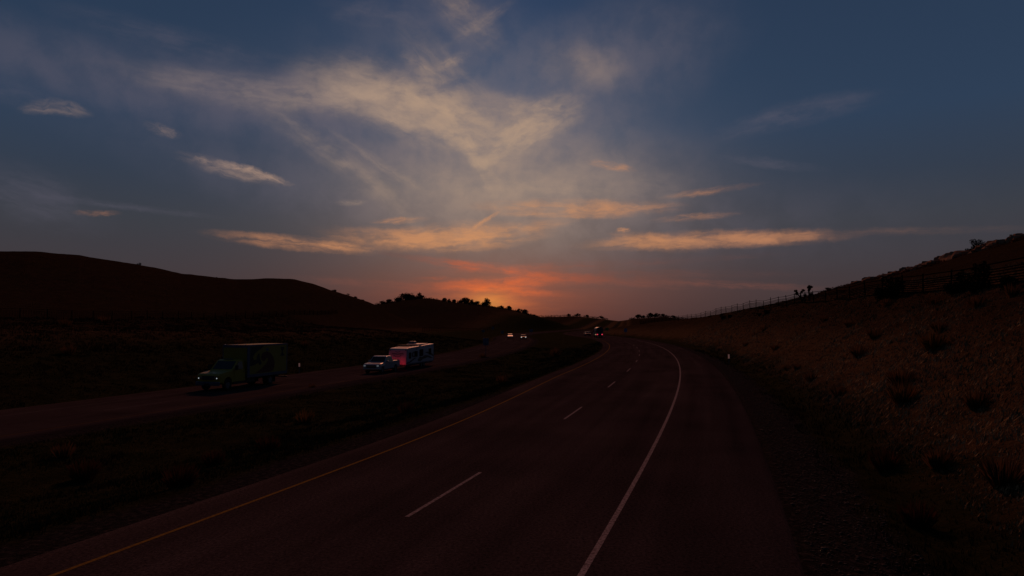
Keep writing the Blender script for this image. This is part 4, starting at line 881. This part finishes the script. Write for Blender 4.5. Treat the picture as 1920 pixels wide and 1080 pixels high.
    # (colour group, kind, x, y, half length, half width in photo pixels, tilt in degrees clockwise, strength, bend)
    clouds = [
        ('mauve', 'soft', 400, 176, 360, 46, 2, .80, -.4), ('mauve', 'soft', 160, 160, 200, 34, 8, .20, 0), ('mauve', 'soft', 1140, 130, 190, 90, -15, .62, 0), ('mauve', 'soft', 880, 330, 420, 170, 8, .36, 0), ('mauve', 'soft', 630, 250, 220, 60, 14, .42, 0), ('mauve', 'soft', 860, 40, 170, 60, 15, .30, 0),
        ('mauve', 'soft', 840, 150, 210, 70, 14, .34, 0), ('mauve', 'soft', 1250, 420, 420, 70, 2, .25, 0), ('mauve', 'soft', 350, 275, 240, 50, 14, .16, 0), ('mauve', 'soft', 620, 370, 260, 40, 10, .2, 0), ('mauve', 'soft', 1030, 330, 260, 80, 0, .22, 0), ('cream', 'soft', 960, 370, 300, 110, 0, .22, 0),
        ('mauve', 'fib', 340, 80, 150, 20, 4, .34, 0), ('mauve', 'fib', 690, 24, 80, 20, 0, .26, 0), ('mauve', 'fib', 50, 366, 90, 36, 16, .34, 0), ('mauve', 'fib', 1490, 214, 110, 18, -8, .52, .3), ('mauve', 'fib', 1445, 306, 70, 8, 12, .38, 0), ('mauve', 'fib', 240, 388, 110, 5, 3, .40, 0), ('mauve', 'fib', 30, 178, 50, 16, 8, .26, 0), ('mauve', 'fib', 560, 160, 200, 24, -6, .40, .4),
        ('cream', 'fib', 560, 184, 230, 26, -1, .58, -.3), ('cream', 'soft', 675, 176, 60, 20, 12, .42, 0), ('cream', 'soft', 720, 182, 130, 40, 16, .62, .2), ('cream', 'fib', 765, 198, 165, 50, 18, .90, .2), ('cream', 'fib', 835, 216, 110, 40, 22, .70, 0), ('cream', 'soft', 925, 222, 110, 40, 12, .34, 0), ('cream', 'fib', 742, 229, 44, 8, 18, .7, 0),
        ('cream', 'fib', 992, 240, 92, 34, -30, 1.2, .25), ('cream', 'fib', 955, 266, 70, 13, -38, .7, 0), ('cream', 'fib', 985, 206, 80, 20, 10, .62, 0), ('cream', 'fib', 872, 268, 84, 11, 58, .66, .2), ('cream', 'fib', 895, 292, 66, 10, 52, .6, 0), ('cream', 'fib', 835, 246, 60, 12, 42, .4, 0),
        ('cream', 'fib', 850, 114, 30, 9, -24, .5, 0), ('cream', 'fib', 850, 160, 110, 38, 42, .32, 0), ('cream', 'fib', 800, 132, 50, 12, 24, .40, 0), ('cream', 'fib', 640, 302, 150, 20, 33, .42, .5), ('cream', 'fib', 720, 312, 110, 8, 30, .26, 0), ('cream', 'fib', 870, 30, 70, 30, 34, .34, 0), ('cream', 'fib', 900, 44, 60, 10, -30, .24, 0),
        ('cream', 'soft', 1095, 124, 70, 36, 8, .40, 0), ('cream', 'soft', 960, 340, 240, 100, 0, .36, 0), ('cream', 'fib', 1000, 352, 260, 40, 2, .26, 0),
        ('pale', 'fib', 436, 320, 80, 14, 11, .55, 0), ('pale', 'fib', 448, 313, 34, 7, 9, 1.3, 0), ('pale', 'fib', 383, 301, 22, 6, 2, 1.2, 0), ('pale', 'fib', 500, 331, 40, 7, 14, .9, 0), ('pale', 'fib', 104, 200, 40, 12, -6, .52, .4), ('pale', 'fib', 304, 244, 27, 9, 14, .44, 0), ('cream', 'fib', 660, 380, 22, 5, -4, .4, 0),
        ('peach', 'fib', 181, 399, 30, 5, -4, .34, 0), ('peach', 'fib', 1146, 311, 40, 8, 12, .5, 0), ('peach', 'fib', 1330, 359, 80, 7, -5, .32, 0),
        ('peach', 'fib', 555, 456, 130, 13, 4, .95, 0), ('peach', 'fib', 640, 462, 70, 8, 3, .6, 0), ('peach', 'fib', 822, 450, 185, 22, -1, 1.15, -.35), ('peach', 'fib', 850, 436, 140, 20, -4, .62, .2), ('peach', 'fib', 770, 456, 130, 10, 2, .6, 0), ('peach', 'fib', 903, 418, 44, 5, -32, .62, 0), ('peach', 'fib', 755, 413, 52, 6, -5, .6, 0), ('peach', 'fib', 960, 430, 110, 12, -8, .45, 0),
        ('peach', 'fib', 1080, 391, 170, 17, 1, .80, 0), ('peach', 'fib', 1190, 394, 70, 6, -6, .3, 0), ('peach', 'fib', 1060, 404, 110, 6, 2, .35, 0),
        ('peach', 'fib', 1325, 449, 200, 16, 0, 1.25, .2), ('peach', 'fib', 1235, 453, 80, 16, 7, .75, 0), ('peach', 'fib', 1430, 447, 95, 12, -4, .75, 0), ('peach', 'fib', 1170, 430, 12, 5, 0, .7, 0), ('peach', 'fib', 1300, 407, 70, 7, -2, .42, 0), ('peach', 'fib', 1640, 434, 220, 7, 3, .07, 0),
        ('red', 'fib', 915, 504, 150, 10, 8, .72, 0), ('red', 'fib', 985, 528, 210, 15, -3, 1.0, .3), ('red', 'fib', 1120, 524, 150, 9, 6, .9, 0), ('red', 'fib', 940, 543, 120, 10, 5, .8, 0), ('red', 'fib', 1340, 532, 150, 8, 4, .6, 0), ('red', 'fib', 740, 534, 150, 10, 3, .5, 0), ('red', 'fib', 806, 521, 30, 4, 0, .5, 0), ('red', 'fib', 1060, 500, 220, 10, -2, .26, 0), ('red', 'fib', 860, 490, 110, 6, 5, .24, 0), ('red', 'fib', 1240, 512, 200, 9, 2, .22, 0), ('red', 'fib', 1250, 490, 160, 8, -2, .16, 0),
    ]
    last = None
    for i, (g, nz, x, y, hl, hw, ang, st, bend) in enumerate(clouds):
        a, e = ae(x, y)
        k = 1.12; st *= {'cream': .83, 'peach': 1.0, 'red': .85, 'mauve': .95, 'pale': .85}[g]; hw *= .75 if g == 'red' else .82 if g in ('peach', 'pale') else 1; hl *= .84 if g in ('peach', 'pale') else 1
        base = PW2 if nz == 'fib' else PW
        if last is not None:                       # each cloud waits for the one before it, which keeps the shader's working memory small
            q = nt.nodes.new('ShaderNodeVectorMath'); q.operation = 'MULTIPLY_ADD'; L(last, q.inputs[0]); q.inputs[1].default_value = (1e-6, 1e-6, 0); L(base, q.inputs[2]); base = q.outputs[0]
        v = mapping(base, (a, e, 0), R(-ang), (hl*D*k, hw*D*k, 1), 'TEXTURE')
        if bend:
            sp = nt.nodes.new('ShaderNodeSeparateXYZ'); L(v, sp.inputs[0]); v = comb(sp.outputs[0], m('ADD', sp.outputs[1], m('MULTIPLY', m('MULTIPLY', sp.outputs[0], sp.outputs[0]), bend*k)))
        ln_ = vm('LENGTH', v).outputs['Value']
        t = nt.nodes.new('ShaderNodeMapRange'); t.interpolation_type = 'SMOOTHSTEP'; t.inputs[1].default_value = 0; t.inputs[2].default_value = 1.42; t.inputs[3].default_value = st*1.05; t.inputs[4].default_value = 0; L(ln_, t.inputs[0])
        if nz == 'fib':
            q = vm('ADD', vm('MULTIPLY', v, (max(hl*k/75, 1.5), max(hw*k/(19 if g == 'cream' else 13), 1.25), 0)).outputs[0], (i*3.17, i*1.73, 0)).outputs[0]
            n = noise(q, 1.0, 3.5, .55, .9)
            val = m('MULTIPLY', m('MULTIPLY', t.outputs[0], brk2), contrast(n.outputs[0], .26, .76, .46 if g in ('cream', 'mauve') else .22, 1.2 if g in ('cream', 'mauve') else 1.35))
        else: val = m('MULTIPLY', t.outputs[0], soft)
        groups[g] = m('ADD', groups[g], val) if g in groups else val; last = groups[g]
    total = groups
    def glow_col(c1, c2, wd):
        """cloud colour, warmer and brighter towards the sun's azimuth"""
        return mix(gauss(-1.0, 0, wd, 400), lin(c1)+(1,), lin(c2)+(1,))
    for g, c1, c2, k in (('mauve', (92, 88, 102), (118, 108, 114), .85), ('cream', (174, 150, 134), (198, 163, 130), .86), ('pale', (176, 146, 128), (190, 150, 120), .86), ('peach', (188, 128, 92), (212, 146, 96), .90), ('red', (120, 74, 64), (220, 100, 50), .88)):
        f = m('MULTIPLY', m('SUBTRACT', 1.0, m('EXPONENT', m('MULTIPLY', total[g], -.82 if g == 'cream' else -1.1))), k); col = mix(f, col, glow_col(c1, c2, 5.5 if g == 'red' else 16))
    # glow over the place where the sun has gone down
    def add(a, f, c):
        v = vm('SCALE', c); L(f, v.inputs[3]); return vm('ADD', a, v.outputs[0]).outputs[0]
    ga, ge = ae(925, 566)
    brk = contrast(flat, .1, 1.3, .75, 1.15)
    col = add(col, m('MULTIPLY', gauss(ga, ge-.2, 3.6, 1.5), brk), (.28, .055, .0))
    col = add(col, m('MULTIPLY', gauss(ga, ge+.3, 9.0, 2.6), brk), (.05, .008, .0))
    col = add(col, gauss(ga-.4, ge-.1, 1.6, .8), (.15, .095, .008))
    # a low-sun Sky Texture adds the faint real scattering
    sky = nt.nodes.new('ShaderNodeTexSky'); sky.sky_type = 'NISHITA'; sky.sun_disc = False; sky.sun_elevation = R(SUN_EL); sky.sun_rotation = R(SUN_AZ)
    col = vm('ADD', col, vm('MULTIPLY', sky.outputs[0], (.0003, .0003, .0003)).outputs[0]).outputs[0]
    # away from the sunset the dome falls off into night
    aza = m('ABSOLUTE', az); t = nt.nodes.new('ShaderNodeMapRange'); t.interpolation_type = 'SMOOTHSTEP'; t.inputs[1].default_value = 45; t.inputs[2].default_value = 110; t.inputs[3].default_value = 1; t.inputs[4].default_value = BACK; L(aza, t.inputs[0])
    zen = nt.nodes.new('ShaderNodeMapRange'); zen.interpolation_type = 'SMOOTHSTEP'; zen.inputs[1].default_value = 28; zen.inputs[2].default_value = 60; zen.inputs[3].default_value = 0; zen.inputs[4].default_value = 1; L(el, zen.inputs[0])
    fac = m('ADD', m('MULTIPLY', t.outputs[0], m('SUBTRACT', 1.0, zen.outputs[0])), m('MULTIPLY', zen.outputs[0], .65))
    v = vm('SCALE', col); L(fac, v.inputs[3]); L(v.outputs[0], bg.inputs[0]); bg.inputs[1].default_value = 1.0
SUN_EL, SUN_AZ, BACK = 28.0, -1.5, .45
world()
sl = bpy.data.lights.new('sun', 'SUN'); so = bpy.data.objects.new('sun', sl); COL.objects.link(so)
sl.energy = .80; sl.color = (1.0, .34, .17); sl.angle = R(3)
so.rotation_euler = Euler((R(90-SUN_EL)*-1, 0, R(-SUN_AZ)), 'XYZ')       # light travels towards the camera
so.rotation_euler = Vector((-math.sin(R(SUN_AZ))*math.cos(R(SUN_EL)), -math.cos(R(SUN_AZ))*math.cos(R(SUN_EL)), -math.sin(R(SUN_EL)))).to_track_quat('-Z', 'Y').to_euler()

vs = scene.view_settings; vs.view_transform = 'Standard'; vs.look = 'None'; vs.exposure = 0; vs.gamma = 1; vs.use_curve_mapping = False
scene.cycles.use_denoising = True; scene.cycles.max_bounces = 2; scene.world.cycles.sampling_method = 'NONE'; scene.cycles.use_adaptive_sampling = True; scene.cycles.adaptive_min_samples = 10; scene.cycles.adaptive_threshold = .003
